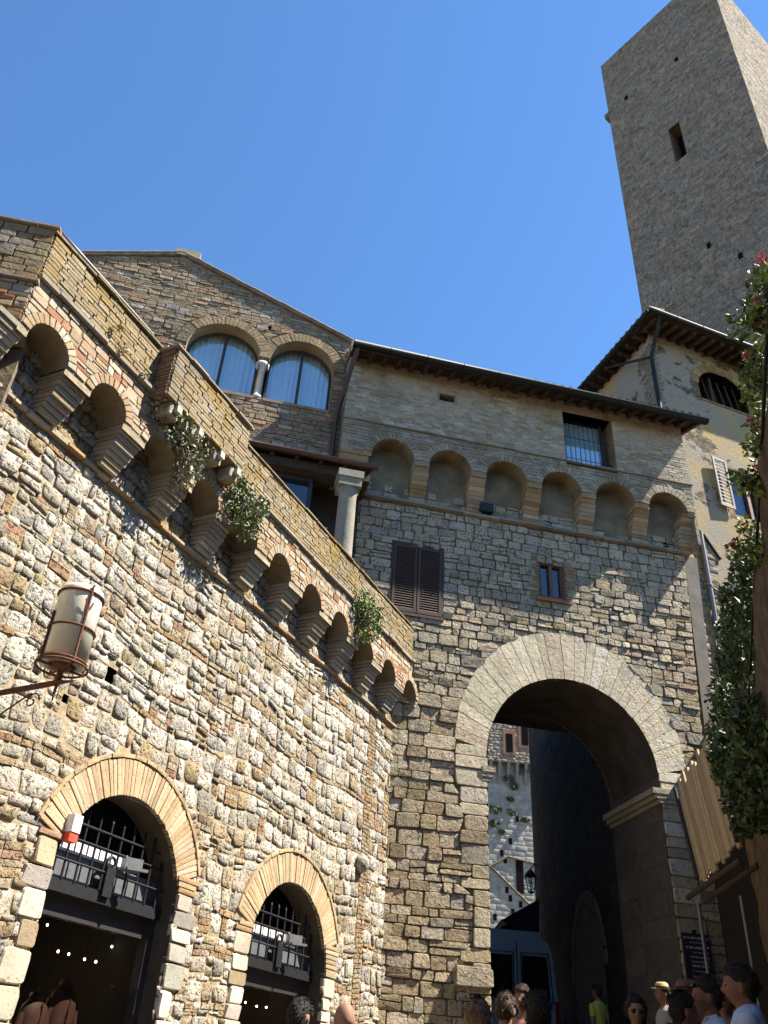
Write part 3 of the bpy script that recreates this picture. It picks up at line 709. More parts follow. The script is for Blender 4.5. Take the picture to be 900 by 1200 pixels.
# ================================================================== gate building
gp = G.pt(0, 0, -1); gb = thing('gate_building', 'stone gate building spanning the street with a wide round arch and corbelled upper storey', 'gate', (gp[0], gp[1], ground(gp[0], gp[1])))
AC, AR, AS = .115, 1.79, 5.55                    # arch centre, radius, springing
GD = .45                                         # overhang of the upper storey
T = 2.1                                          # wall thickness at the arch
def r_out(a): return 2.46 + .26 * max(0, math.sin(rad(a))) ** 2
JB = []
rng = random.Random(5)
for sgn in (-1, 1):                              # jamb blocks down to the ground
    v = -.6
    while v < AS + .12:
        h = rng.uniform(.18, .36); h = AS + .12 - v if AS + .12 - v - h < .15 else h
        wd = rng.uniform(.26, .58) if sgn < 0 else rng.uniform(.4, .62)
        if v + h > 5.0: wd = max(wd, .66)
        JB.append((v, v + h, sgn, wd)); v += h
def rb(v):                                       # stones stop at the jambs and at the extrados
    if v < AS + .12:
        l = [w_ for a, b, sg, w_ in JB if sg < 0 and a <= v <= b]; r_ = [w_ for a, b, sg, w_ in JB if sg > 0 and a <= v <= b]
        return (AC - AR - (max(l) if l else 0), AC + AR + (max(r_) if r_ else 0))
    q = 1 - ((v - 5.68) / 2.70) ** 2
    return (AC - 2.43 * math.sqrt(q), AC + 2.43 * math.sqrt(q)) if q > 0 else None
shut = rect(-3.78, -2.62, 8.28, 9.99); w2 = rect(-.46, .24, 9.2, 10.2); hol = rect(-2.68, -2.50, 4.0, 4.18)
UR = 3.12
def ur(v): return 3.05 + .3 * max(0, min(1, (v - 6.4) / 4.6))
LB = [(2, (.52, .41, .255)), (2, (.58, .475, .32)), (1.2, (.44, .34, .205)), (1, (.60, .53, .41))]
UBP = [(2, (.62, .52, .355)), (2, (.56, .475, .335)), (1, (.49, .43, .33)), (.8, (.67, .58, .42))]
def gpal(u, v):
    k = 1 / (1 + math.exp(-(v - 6.6 - .5 * u) * 1.1)); return LB if random.random() > k else UBP
STG = dict(h=(.13, .29), w=(.18, .54), d=(.014, .05), gap=.011, kind='block', pal=gpal, split=.10, stack=.01, bd=(.02, .03), bpal=LB, jit=.012)
STG2 = dict(h=(.13, .27), w=(.16, .46), d=(.014, .046), gap=.013, kind='block', pal=gpal, split=.12, stack=.01, bd=(.02, .03), bpal=LB, jit=.014)
wg = lambda u, v: .014 * np.sin(u * 1.3 + v)
mb = MB(); backing(mb, G, -5.3, ur, -.6, 12.0, 0, [arch(AC, AR + .02, AS, -2), rect(-3.7, -2.7, 8.36, 9.9), rect(-.38, .17, 9.26, 10.12), hol], .11); mb.build('mortar_bed', 'darkmortar', gb)
mb = MB()
masonry(mb, G, -5.3, ur, -.5, 6.6, 0, STG, [rb, hol], 101, wg)
masonry(mb, G, -5.3, ur, 6.6, 10.98, 0, STG2, [rb, shut, w2], 102, wg)
wl = mb.build('wall', 'ashlar', gb)
mb = MB(); mb.box(G, -2.7, -2.48, 3.98, 4.2, -.4, -.35); mb.build('putlog_hole', 'dark', gb)
VP = [(3, (.76, .655, .465)), (2, (.70, .60, .43)), (1, (.80, .71, .54)), (.6, (.64, .52, .355))]
mb = MB(); ring(mb, G, AC, AS, AR, r_out, 2, 178, 27, .014, .02, VP, 103, 'flat', .005, 5.68)
rng = random.Random(6)
for v, v1_, sgn, wd in JB:
    a, b = sorted((AC + sgn * AR, AC + sgn * (AR + wd)))
    stone(mb, G, [[a, v], [b, v], [b, v1_], [a, v1_]], .016 + rng.uniform(0, .02), .016, tuple(.86 * c_ for c_ in mixcol(rng, VP if v > 4.2 else LB + UBP)), rng, 'block', .006)
mb.build('arch_ring', 'voussoir', gb)
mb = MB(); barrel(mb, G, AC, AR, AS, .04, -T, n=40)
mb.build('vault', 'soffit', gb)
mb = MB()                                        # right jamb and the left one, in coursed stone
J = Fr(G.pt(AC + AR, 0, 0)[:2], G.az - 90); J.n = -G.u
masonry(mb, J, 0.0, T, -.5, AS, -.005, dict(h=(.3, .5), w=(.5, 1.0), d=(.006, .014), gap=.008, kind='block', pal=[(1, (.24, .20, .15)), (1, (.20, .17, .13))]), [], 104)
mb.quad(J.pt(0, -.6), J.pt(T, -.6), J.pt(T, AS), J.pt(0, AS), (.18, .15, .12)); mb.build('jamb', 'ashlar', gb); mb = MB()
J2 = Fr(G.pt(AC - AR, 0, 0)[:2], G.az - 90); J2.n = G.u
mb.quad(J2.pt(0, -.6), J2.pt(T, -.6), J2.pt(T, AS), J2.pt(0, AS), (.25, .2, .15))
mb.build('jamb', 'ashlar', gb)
mb = MB()
for sgn, us in ((1, AC + AR), (-1, AC - AR)):
    for k, (z0, z1, pr) in enumerate(((5.02, 5.10, .06), (5.10, 5.19, .13), (5.19, 5.30, .20))):
        pr *= 1 if sgn > 0 else .7; a, b = sorted((us - sgn * pr, us + sgn * (.3 if sgn > 0 else .12))); mb.box(G, a, b, z0, z1 - .003, -T - .02, (.10 if sgn > 0 else .045) + .012 * k, (.42, .36, .27))
    mb.build('impost', 'voussoir', gb); mb = MB()
mb = MB()                                        # worn sill block low on the left pier
rng = random.Random(9); stone(mb, G, [[-2.35, 1.55], [-1.64, 1.55], [-1.64, 1.86], [-2.35, 1.88]], .12, .03, (.47, .40, .28), rng, 'block'); mb.build('projecting_block', 'ashlar', gb)
# string course
GC = [(2, (.35, .30, .23)), (1, (.40, .35, .27)), (1, (.30, .26, .2))]
mb = MB(); course(mb, G, -5.3, 3.45, 11.0, .085, -.02, .13, 111, GC, (.4, .9)); mb.build('string_course', 'brick', gb)
# corbel arcade of the upper storey
GN = [-3.98 + 1.362 * i for i in range(6)]; GR, GS = .50, 11.93
gblk = [arch(c, GR, GS, 10) for c in GN]
mb = MB(); backing(mb, G, -5.18, 3.56, 11.85, 15.1, GD, gblk + [rect(.28, 1.60, 12.72, 14.4), rect(-2.92, -2.53, 13.92, 14.13)], .06, (.36, .31, .24)); mb.build('upper_mortar_bed', 'mortar', gb)
UPP = [(3, (.55, .46, .335)), (2, (.49, .39, .26)), (1.5, (.41, .31, .195)), (1, (.60, .53, .42))]
STU = dict(h=(.055, .10), w=(.14, .36), d=(.003, .012), gap=.007, kind='block', pal=UPP, jit=.005, split=.04)
mb = MB()
masonry(mb, G, -5.18, 3.56, GS - .05, 12.78, GD, dict(STU, pal=[(2, (.40, .34, .25)), (1, (.36, .27, .17)), (1, (.43, .38, .3))], d=(.01, .024)), [ringblock(c, GR + .17, GS, GS - .06) for c in GN] + [rect(.28, 1.60, 12.72, 14.4)], 112)
masonry(mb, G, -5.18, 3.56, 12.86, 15.1, GD, STU, [rect(.28, 1.60, 12.72, 14.4), rect(-2.92, -2.53, 13.92, 14.13)], 113)
for i, c in enumerate(GN): ring(mb, G, c, GS, GR - .005, GR + .19, 5, 175, 17, .028, GD, [(2, (.42, .33, .22)), (1, (.37, .25, .15)), (1, (.46, .40, .3))], 120 + i, 'brick', .01)
mb.build('upper_wall', 'upper', gb)
mb = MB(); course(mb, G, -5.2, 3.6, 12.79, .055, GD - .1, GD + .05, 114, GC, (.25, .45)); mb.build('drip_course', 'brick', gb)
mb = MB()
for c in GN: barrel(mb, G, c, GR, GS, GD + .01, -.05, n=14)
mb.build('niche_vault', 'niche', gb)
mb = MB(); backing(mb, G, -5.2, 3.4, 11.06, 12.6, .012, (), .3); mb.mi = 1; masonry(mb, G, -5.1, 3.3, 11.09, 11.45, .0, dict(STG2, skip=lambda u, v, r: r.random() < .35), [], 115); mb.build('niche_wall', ['niche', 'ashlar'], gb)
for i in range(7):
    c = GN[0] - .681 + 1.362 * i; rng = random.Random(130 + i); mb = MB(); n = 9; hw = .185
    if i == 6: c = 3.36
    if i == 0: c = -4.85; hw = .33
    for k in range(n):
        v0 = 11.09 + (GS - 11.09) * k / n; v1 = 11.09 + (GS - 11.09) * (k + 1) / n - .014
        o0 = .10 + (GD - .10) * (k / n) ** 1.25; o1 = .10 + (GD - .08) * ((k + 1) / n) ** 1.25; e = rng.uniform(-.012, .012)
        mb.hexa(G.arr([(c - hw + e, v0, -.02), (c + hw + e, v0, -.02), (c + hw + e, v0, o0), (c - hw + e, v0, o0), (c - hw + e, v1, -.02), (c + hw + e, v1, -.02), (c + hw + e, v1, o1), (c - hw + e, v1, o1)]), mixcol(rng, [(2, (.50, .36, .2)), (1, (.40, .27, .14)), (1, (.54, .45, .31)), (1, (.45, .38, .28))]))
    mb.build('corbel', 'brick', gb)
# grey rendered strip at the right end of the gate wall
mb = MB(); mb.prism(G, [(3.05, 4.2), (3.28, 4.2), (3.70, 11.02), (3.36, 11.02)], -.35, -.02); mb.build('rendered_strip', 'greyplaster', gb)
# roof with eaves
EZ, EO = 14.50, 1.02                             # eaves edge height and projection
slope = .36
def roofz(o): return EZ + .10 + (EO - o) * slope
mb = MB()
V = G.arr([(-5.2, roofz(EO), EO), (3.86, roofz(EO), EO), (3.86, roofz(-3.4), -3.4), (-5.2, roofz(-3.4), -3.4)]); mb.add(V, [[0, 1, 2, 3]], (.3, .2, .12), True)
for i in range(42):                              # rows of curved cover tiles
    u = -5.12 + i * .215
    for k in range(10):
        o1 = EO + .06 - k * .45; o0 = o1 - .5; z1 = roofz(o1) + .012 * (k % 2); z0 = roofz(o0) - .01
        pts = []
        for o_, z_, r_ in ((o1, z1, .088), (o0, z0, .075)): pts += [(u + r_ * math.cos(t), z_ + r_ * math.sin(t) * .95, o_) for t in np.linspace(0, math.pi, 6)]
        mb.add(G.arr(pts), [[(j, j + 1, 7 + j, 6 + j) for j in range(5)], list(range(6))], (.3, .19, .12))
roof = mb.build('roof', 'terracotta', gb)
mb = MB()
for i in range(27):
    u = -5.1 + i * .34
    mb.hexa(G.arr([(u, roofz(EO - .06) - .17, EO - .06), (u + .09, roofz(EO - .06) - .17, EO - .06), (u + .09, roofz(.0) - .17, 0), (u, roofz(0) - .17, 0), (u, roofz(EO - .06) - .062, EO - .06), (u + .09, roofz(EO - .06) - .062, EO - .06), (u + .09, roofz(0) - .062, 0), (u, roofz(0) - .062, 0)]))
mb.build('rafters', 'rafter', gb)
mb = MB(); mb.add(V - V3(0, 0, .055), [[3, 2, 1, 0]], flat=True); mb.box(G, -5.2, 3.86, roofz(EO) - .13, roofz(EO) - .005, EO - .03, EO); mb.build('eave_boards', 'rafter', gb)
def gutter(mb, pa, pb, r):
    """half-round gutter, open on top, with a rolled lip"""
    pa, pb = np.asarray(pa, float), np.asarray(pb, float); t = pb - pa; t /= np.linalg.norm(t); x = np.cross(t, V3(0, 0, 1)); x /= np.linalg.norm(x); y = np.cross(x, t)
    pts = [r * (x * math.cos(a) - y * math.sin(a)) for a in np.linspace(0, math.pi, 9)] + [r * .9 * (x * math.cos(a) - y * math.sin(a)) for a in np.linspace(math.pi, 0, 9)]
    n = len(pts); mb.add([pa + p for p in pts] + [pb + p for p in pts], [[(i, (i + 1) % n, n + (i + 1) % n, n + i) for i in range(n)], list(range(n)), list(range(2 * n - 1, n - 1, -1))])
    L = np.linalg.norm(pb - pa)
    for i in range(int(L / .9) + 1): p = pa + t * (i * .9); mb.tube([p + 1.06 * r * (x * math.cos(a) - y * math.sin(a)) for a in np.linspace(0, math.pi, 8)], .008, 4)
mb = MB(); gutter(mb, G.pt(-5.22, EZ + .10, EO + .06), G.pt(3.92, EZ - .02, EO + .06), .105); mb.build('gutter', 'gutter', gb)
mb = MB(); mb.tube([G.pt(-5.08, EZ + .05, EO), G.pt(-5.14, EZ - .25, EO - .1), G.pt(-5.30, EZ - 1.25, .22), G.pt(-5.33, EZ - 1.5, .14), G.pt(-5.33, 11.2, .14)], .055, 10); mb.build('downpipe', 'brownmetal', gb)
# flank walls, so the volume is closed
mb = MB()
mb.prism(G, [(-5.18, 11.85), (-5.10, 11.85), (-5.10, 15.3), (-5.18, 15.3)], -3.2, GD - .001, (.42, .36, .26))
mb.prism(G, [(3.48, 11.1), (3.56, 11.1), (3.56, 15.3), (3.48, 15.3)], -3.2, GD - .001, (.42, .36, .26))
mb.prism(G, [(-5.1, 11.3), (3.5, 11.3), (3.5, 15.9), (-5.1, 15.9)], -3.3, -3.2, (.3, .25, .2))
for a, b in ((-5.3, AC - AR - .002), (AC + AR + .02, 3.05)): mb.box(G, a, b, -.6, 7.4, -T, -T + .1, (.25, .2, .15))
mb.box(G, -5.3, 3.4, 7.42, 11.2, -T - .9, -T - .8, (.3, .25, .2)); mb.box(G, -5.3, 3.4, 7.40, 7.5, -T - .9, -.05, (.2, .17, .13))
mb.box(G, 3.0, 3.06, -.6, 11.1, -T, -.01, (.3, .25, .2))
mb.build('flank_walls', 'ashlar', gb)
mb = MB(); arcp = [(AC + (AR) * math.cos(rad(a)), AS + AR * math.sin(rad(a))) for a in range(0, 181, 6)]
mb.prism(G, [(AC + AR + 1.3, AS - .0), (AC + AR + 1.3, 7.6), (AC - AR - 2, 7.6), (AC - AR - 2, AS)] + arcp[::-1], -T, -T + .06, (.3, .25, .19)); mb.build('rear_arch', 'ashlar', gb)

# --- openings of the gate building
def louvre_leaf(F, u0, u1, v0, v1, o, mat, parent, n, name='shutter_leaf', ang=.03):
    mb = MB(); s_ = .055
    mb.box(F, u0, u0 + s_, v0, v1, o, o + .04); mb.box(F, u1 - s_, u1, v0, v1, o, o + .04)
    mb.box(F, u0 + s_, u1 - s_, v0, v0 + .08, o, o + .038); mb.box(F, u0 + s_, u1 - s_, v1 - .07, v1, o, o + .038)
    for i in range(n):
        z = v0 + .10 + (v1 - v0 - .2) * i / (n - 1)
        mb.hexa(F.arr([(u0 + s_, z - ang, o + .034), (u1 - s_, z - ang, o + .034), (u1 - s_, z + ang - .005, o + .004), (u0 + s_, z + ang - .005, o + .004), (u0 + s_, z - ang + .012, o + .038), (u1 - s_, z - ang + .012, o + .038), (u1 - s_, z + ang + .007, o + .008), (u0 + s_, z + ang + .007, o + .008)]))
    return mb.build(name, mat, parent)
mb = MB(); mb.box(G, -3.75, -2.65, 8.30, 9.96, -.05, -.02); sw_ = mb.build('shuttered_window', 'dark', gb)
louvre_leaf(G, -3.74, -3.21, 8.32, 9.95, .0, 'shutter', sw_, 26); louvre_leaf(G, -3.19, -2.66, 8.32, 9.95, .0, 'shutter', sw_, 26)
mb = MB(); mb.box(G, -3.79, -3.745, 8.25, 10.0, -.05, .03); mb.box(G, -2.655, -2.61, 8.25, 10.0, -.05, .03); mb.box(G, -3.79, -2.61, 9.96, 10.01, -.05, .035); mb.box(G, -3.8, -2.6, 8.23, 8.29, -.05, .06); mb.build('window_frame', 'shutter', sw_)
mb = MB(); mb.box(G, -.36, .15, 9.28, 10.10, -.12, -.10); wn = mb.build('casement_window', 'pane', gb)
mb = MB()
for a, b in ((-.40, -.34), (-.14, -.07), (.13, .19)): mb.box(G, a, b, 9.24, 10.14, -.10, -.02)
mb.box(G, -.34, .13, 9.24, 9.30, -.1, -.022); mb.box(G, -.34, .13, 10.08, 10.14, -.1, -.022); mb.build('window_frame', 'frame', wn)
mb = MB(); rng = random.Random(77)
for v in np.arange(9.1, 10.3, .075):             # brick surround
    for a, b in ((-.66, -.41), (.20, .46)): stone(mb, G, [[a + rng.uniform(-.06, .06), v], [b, v], [b, v + .075], [a, v + .075]], .035, 0, mixcol(rng, [(1, (.40, .27, .15)), (1, (.36, .23, .13))]), rng, 'brick', .01)
mb.box(G, -.5, .32, 9.12, 9.20, -.05, .09, (.36, .2, .12)); mb.build('brick_surround', 'brick', wn)
mb = MB(); mb.box(G, .28, 1.60, 12.70, 14.4, -.02, .0); mb.box(G, 1.60, 1.68, 12.7, 14.45, -.3, GD - .01); mb.box(G, .2, .28, 12.7, 14.45, -.3, GD - .01); mb.box(G, .28, 1.6, 12.66, 12.72, -.3, GD + .02); mb.build('window_recess', 'niche', gb)
mb = MB(); nu = 40
V = G.arr([(.40 + 1.0 * i / nu, z, .10 + .02 * math.sin(i * 1.3)) for z in (12.74, 14.35) for i in range(nu + 1)]); mb.add(V, [[(i, i + 1, nu + 2 + i, nu + 1 + i) for i in range(nu)]]); bw = mb.build('barred_window', 'curtain', gb)
mb = MB(); mb.box(G, .32, 1.42, 12.74, 14.37, .16, .165); mb.build('pane', 'glass', bw)
mb = MB()
for u in (.32, 1.38): mb.box(G, u, u + .05, 12.74, 14.38, .14, .20)
mb.box(G, .32, 1.43, 12.72, 12.78, .14, .202); mb.build('window_frame', 'darkframe', bw)
mb = MB()
for u in np.linspace(.38, 1.40, 9): mb.tube([G.pt(u, 12.72, .27), G.pt(u, 14.35, .27)], .007, 5)
for v in (13.1, 13.75): mb.tube([G.pt(.3, v, .275), G.pt(1.6, v, .275)], .008, 5)
mb.build('window_bars', 'iron', bw)
mb = MB(); mb.box(G, -2.95, -2.5, 13.9, 14.15, .0, .04); mb.build('vent_hole', 'dark', gb)
mb = MB(); mb.box(G, -2.98, -2.925, 13.88, 14.17, .1, GD + .02, (.4, .33, .22)); mb.box(G, -2.53, -2.475, 13.88, 14.17, .1, GD + .02, (.4, .33, .22)); mb.box(G, -2.925, -2.53, 14.135, 14.17, .1, GD + .018, (.4, .33, .22)); mb.build('vent_surround', 'brick', gb)
for u in (-.1, 1.2, 2.86):
    mb = MB(); mb.box(G, u - .1, u + .1, 11.10, 11.28, .0, .018); mb.build('drain_hole', 'dark', gb)
p = G.pt(-1.66, 11.10, .16); t = thing('floodlight', 'small black floodlight on the string course under the second corbel of the gate', 'floodlight', p)
mb = MB(); mb.box(G, -1.82, -1.50, 11.12, 11.34, .06, .2); mb.build('housing', 'iron', t); mb = MB(); mb.box(G, -1.68, -1.64, 11.08, 11.12, .05, .1); mb.build('bracket', 'iron', t)

# ================================================================== gable house
gg = G.pt(-9, 0, -4); gh = thing('gable_house', 'weathered brick house gable with two large arched windows above the terrace', 'house', (gg[0], gg[1], -1))
def gtop(u): return 17.42 - .40 * abs(u + 9.67) * (1 if u > -9.67 else .85)
GW = [(-8.18, .87, 14.50), (-6.28, .79, 14.53)]; sill = 13.28
def gl(v): return -12.6 if v < 16.4 else -9.67 - (17.42 - v) / .34
def gr(v): return -5.12 if v < 15.6 else -9.67 + (17.42 - v) / .40
gbl = [(lambda v, c=c, r=r, s_=s_: arch(c, r, s_, sill)(v)) for c, r, s_ in GW]
gbl.append(rect(-7.33, -7.05, sill, 14.42))
gbl2 = [(lambda v, c=c, r=r, s_=s_: (c - r, c + r) if sill < v <= s_ else ringblock(c, r + .30, s_, s_)(v)) for c, r, s_ in GW] + [rect(-7.35, -7.03, sill, 14.42)]
mb = MB(); backing(mb, G, gl, gr, 6.5, 17.4, .0, gbl, .07); mb.build('mortar_bed', 'darkmortar', gh)
mb = MB()
GP = [(3, (.36, .26, .165)), (2, (.42, .32, .2)), (2, (.32, .27, .2)), (1, (.47, .42, .34)), (.6, (.42, .25, .15))]
masonry(mb, G, gl, gr, 6.6, 17.4, .0, dict(h=(.07, .15), w=(.14, .38), d=(.012, .032), gap=.013, kind='block', brick=.45, bh=(.05, .07), bw=(.16, .32), bd=(.01, .02), bpal=GP, pal=GP, split=.08, jit=.01, stack=.04), gbl2, 201, wg)
for k, (c, r, s_) in enumerate(GW): ring(mb, G, c, s_, r, r + .27, 2, 178, 30, .03, 0, [(2, (.42, .31, .18)), (1, (.37, .26, .15))], 210 + k, 'brick', .008)
mb.build('wall', 'gable', gh)
mb = MB()
for c, r, s_ in GW: barrel(mb, G, c, r, s_, .02, -.5, legs=sill, col=(.42, .32, .19)); mb.box(G, c - r, c + r, sill - .08, sill, -.5, .04, (.36, .27, .18))
mb.build('window_reveal', 'brick', gh)
for c, r, s_ in GW:
    def archpoly(rr, zz0): return [(c - rr, zz0), (c + rr, zz0)] + [(c + rr * math.cos(t), s_ + rr * math.sin(t)) for t in np.linspace(0, math.pi, 25)]
    mb = MB(); mb.prism(G, archpoly(r - .01, sill), -.33, -.325); wo = mb.build('arched_window', 'glass', gh)
    mb = MB(); nu = 70; us = np.linspace(c - r, c + r, nu + 1)
    o_ = [-.46 + .022 * math.sin(i * 1.15) + .012 * math.sin(i * .37) for i in range(nu + 1)]
    V = G.arr([(u, sill, o) for u, o in zip(us, o_)] + [(u, s_ + r + .1, o) for u, o in zip(us, o_)]); mb.add(V, [[(i, i + 1, nu + 2 + i, nu + 1 + i) for i in range(nu)]]); mb.build('curtain', 'curtain', wo)
    mb = MB()
    mb.box(G, c - .035, c + .035, sill, s_ + r - .02, -.36, -.28); mb.box(G, c - r, c + r, sill, sill + .06, -.36, -.285)
    for sg in (-1, 1): mb.box(G, *sorted((c + sg * r, c + sg * (r - .06))), sill + .06, s_, -.36, -.285)
    mb.tube([G.pt(c + (r - .03) * math.cos(t), s_ + (r - .03) * math.sin(t), -.32) for t in np.linspace(0, math.pi, 25)], .035, 6)
    mb.build('window_frame', 'darkframe', wo)
mb = MB(); mb.box(G, -7.33, -7.05, sill, 14.6, -.52, -.40); mb.build('mullion_pier', 'darkframe', gh)
mb = MB(); mb.box(G, -9.3, -5.3, 13.2, 15.6, -.9, -.85); mb.build('room_back', 'dark', gh)
cu = -7.21; mb = MB()
mb.lathe(G.pt(cu, sill, -.12), [(.0, 0), (.15, 0), (.15, .08), (.11, .12), (.095, .2), (.088, .86), (.10, .9), (.10, .94), (.14, 1.04), (.165, 1.07), (.165, 1.15), (.0, 1.15)], 16, col=(.80, .72, .62)); mb.build('colonnette', 'marble', gh)
mb = MB()                                        # verge tiles and roof
for u0, u1 in ((-12.7, -9.67), (-9.67, -5.1)):
    z0, z1 = gtop(u0), gtop(u1)
    mb.hexa(G.arr([(u0, z0, .09), (u1, z1, .09), (u1, z1, -8), (u0, z0, -8), (u0, z0 + .09, .09), (u1, z1 + .09, .09), (u1, z1 + .09, -8), (u0, z0 + .09, -8)]), (.3, .2, .13))
    n = 12
    for i in range(n):
        a, b = u0 + (u1 - u0) * i / n, u0 + (u1 - u0) * (i + 1) / n
        mb.tube([G.pt(a, gtop(a) + .09 + .012 * (i % 2), .07), G.pt(b, gtop(b) + .09, .07)], .04, 7, (.28, .2, .14))
rf = mb.build('roof', 'oldtile', gh)
mb = MB(); mb.box(G, -9.85, -9.25, 17.40, 17.62, -.5, .1, (.4, .34, .22)); mb.build('ridge_block', 'brick', rf)
mb = MB(); mb.box(G, -12.6, -12.5, -1.5, 16.3, -8, -.005, (.3, .22, .14)); mb.box(G, -5.2, -5.12, -1.5, 15.5, -8, -.8, (.3, .22, .14)); mb.box(G, -12.5, -5.2, -1.5, 15.4, -8.1, -8, (.3, .22, .14)); mb.build('side_walls', 'gable', gh)
mb = MB(); mb.lathe(G.pt(-7.2, 15.55, .04), [(.0, .0), (.05, 0), (.05, .02)], 10, axis=G.n); mb.build('putlog_hole', 'dark', gh)

# ================================================================== loggia on the terrace
lg = thing('terrace_loggia', 'dark loggia on the terrace with a brown gutter and one pale round column', 'loggia', G.pt(-6.6, 7.0, .6))
mb = MB(); mb.hexa(G.arr([(-8.9, 11.10, 1.02), (-4.46, 11.10, 1.02), (-4.46, 11.55, .06), (-8.9, 11.55, .06), (-8.9, 11.17, 1.02), (-4.46, 11.17, 1.02), (-4.46, 11.62, .06), (-8.9, 11.62, .06)])); mb.build('roof', 'terracotta', lg)
mb = MB(); mb.box(G, -8.9, -4.55, 10.80, 11.02, .5, .9); mb.box(G, -4.7, -4.56, 10.85, 11.02, .06, .5)
for i in range(9): u = -8.8 + i * .52; mb.box(G, u, u + .08, 11.02, 11.097, .06, 1.0)
mb.build('beam', 'rafter', lg)
mb = MB(); gutter(mb, G.pt(-8.9, 11.14, 1.08), G.pt(-4.42, 11.08, 1.08), .075); mb.build('gutter', 'brownmetal', lg)
mb = MB(); mb.lathe(G.pt(-5.0, 7.0, .95), [(.0, 0), (.3, 0), (.3, .1), (.22, .18), (.205, .5), (.185, 3.3), (.19, 3.32), (.215, 3.38), (.225, 3.42)], 24, col=(.40, .36, .29)); cl = mb.build('column', 'marble', lg)
mb = MB(); mb.box(G, -5.24, -4.76, 10.42, 10.62, .71, 1.19, (.40, .36, .29)); mb.box(G, -5.27, -4.73, 10.62, 10.79, .68, 1.22, (.42, .38, .31)); mb.build('capital', 'marble', cl)
mb = MB(); mb.box(G, -8.8, -5.75, 7.0, 10.8, .55, .6); wi = mb.build('glazed_front', 'pane', lg)
mb = MB()
for u in (-8.8, -7.7, -6.65, -5.8): mb.box(G, u, u + .07, 7.0, 10.8, .6, .68)
mb.box(G, -8.73, -5.8, 10.68, 10.8, .6, .675); mb.box(G, -8.73, -5.8, 9.55, 9.62, .6, .67); mb.build('window_frame', 'darkframe', wi)
mb = MB(); mb.box(G, -5.74, -5.70, 7, 10.8, .06, .6); mb.box(G, -8.8, -4.6, 7, 11.0, .04, .055); mb.build('inner_wall', 'darkwall', lg)
mb = MB(); mb.box(G, -5.52, -5.49, 7, 9.9, .3, .34); mb.box(G, -5.30, -5.27, 7, 9.9, .2, .24); mb.build('white_posts', 'white', lg)

# ================================================================== corner house (right, behind the gate)
H = Fr(G.pt(3.4, 0, -.15)[:2], 70); S = Fr(H.pt(.1, 0)[:2], -20); S.n = -S.n
ch = thing('corner_house', 'tall ochre-plastered corner house with deep eaves and one pale open shutter', 'house', (H.pt(3, 0, -2)[0], H.pt(3, 0, -2)[1], .2))
hb = [rect(1.98, 3.02, 12.92, 14.45), (lambda v: (1.64 - .0, 3.36) if 16.8 < v <= 17.3 else ((2.5 - math.sqrt(max(0, 1 - ((v - 17.3) / .78) ** 2)) * .86, 2.5 + math.sqrt(max(0, 1 - ((v - 17.3) / .78) ** 2)) * .86) if 17.3 < v < 18.08 else None))]
mb = MB(); backing(mb, H, .1, 9, -.5, 18.95, 0, hb, .06)
mb.quad(S.pt(0, -.5, 0), S.pt(5, -.5, 0), S.pt(5, 18.6, 0), S.pt(0, 18.6, 0)); mb.quad(H.pt(9, -.5, 0), H.pt(9, -.5, -6), H.pt(9, 18.6, -6), H.pt(9, 18.6, 0)); mb.quad(S.pt(5, -.5, 0), H.pt(9, -.5, -5), H.pt(9, 18.6, -5), S.pt(5, 18.6, 0))
mb.mi = 1                                        # rubble showing low down and along the corner
SH = dict(h=(.12, .22), w=(.18, .45), d=(.008, .03), gap=.02, kind='round', pal=[(2, (.42, .36, .27)), (1, (.36, .33, .28)), (1, (.45, .34, .2))], jit=.02, split=.1)
masonry(mb, H, .12, 3.2, 4.5, 11.6, .0, dict(SH, skip=lambda u, v, r: mnoise.noise((u * .9, v * .7, 3.1)) + (11 - v) * .16 < .35 or r.random() < .06), [], 301)
masonry(mb, H, .1, .62, 11.6, 18.4, .0, dict(SH, h=(.07, .1), w=(.12, .3), kind='block', skip=lambda u, v, r: u > .32 + .25 * mnoise.noise((0, v * 1.2, 8))), [], 302)
masonry(mb, S, .0, .5, 14.5, 18.2, -.0, dict(SH, h=(.07, .1), w=(.12, .3), kind='block'), [], 303)
mb.build('wall', ['plaster', 'ashlar'], ch)
mb = MB(); rng = random.Random(31)               # brick arch over the attic opening
for i in range(9):
    t0, t1 = math.pi * (.02 + .96 * i / 9), math.pi * (.02 + .96 * (i + 1) / 9)
    P = lambda k, t: [2.5 + (.86 + k) * math.cos(t), 17.3 + (.78 + k) * math.sin(t)]
    stone(mb, H, [P(0, t1), P(0, t0), P(.28, t0), P(.28, t1)], .03, .004, mixcol(rng, [(1, (.42, .31, .15)), (1, (.38, .27, .13))]), rng, 'block', .01)
for v in np.arange(16.8, 17.3, .25): stone(mb, H, [[3.37, v], [3.62, v], [3.62, v + .25], [3.37, v + .25]], .03, .004, (.42, .31, .15), rng, 'block', .01)
mb.build('attic_arch', 'brick', ch)
mb = MB(); mb.box(H, 1.55, 3.45, 16.75, 18.15, -.55, -.5); aw = mb.build('attic_window', 'dark', ch)
mb = MB(); mb.box(H, 2.28, 2.36, 16.8, 18.05, -.3, -.22); mb.box(H, 1.66, 3.34, 16.80, 16.88, -.3, -.05)
for k in range(7): mb.tube([H.pt(1.7 + k * .28, 16.85, -.28), H.pt(1.5 + k * .28, 18.0, -.28)], .03, 5)
mb.build('window_frame', 'shutter', aw)
mb = MB(); mb.box(H, 1.64, 3.36, 16.74, 16.80, -.5, .03); mb.build('sill', 'niche', aw)
mb = MB(); mb.box(H, 2.02, 2.98, 12.96, 14.41, -.22, -.2); sw2 = mb.build('street_window', 'pane', ch)
mb = MB()
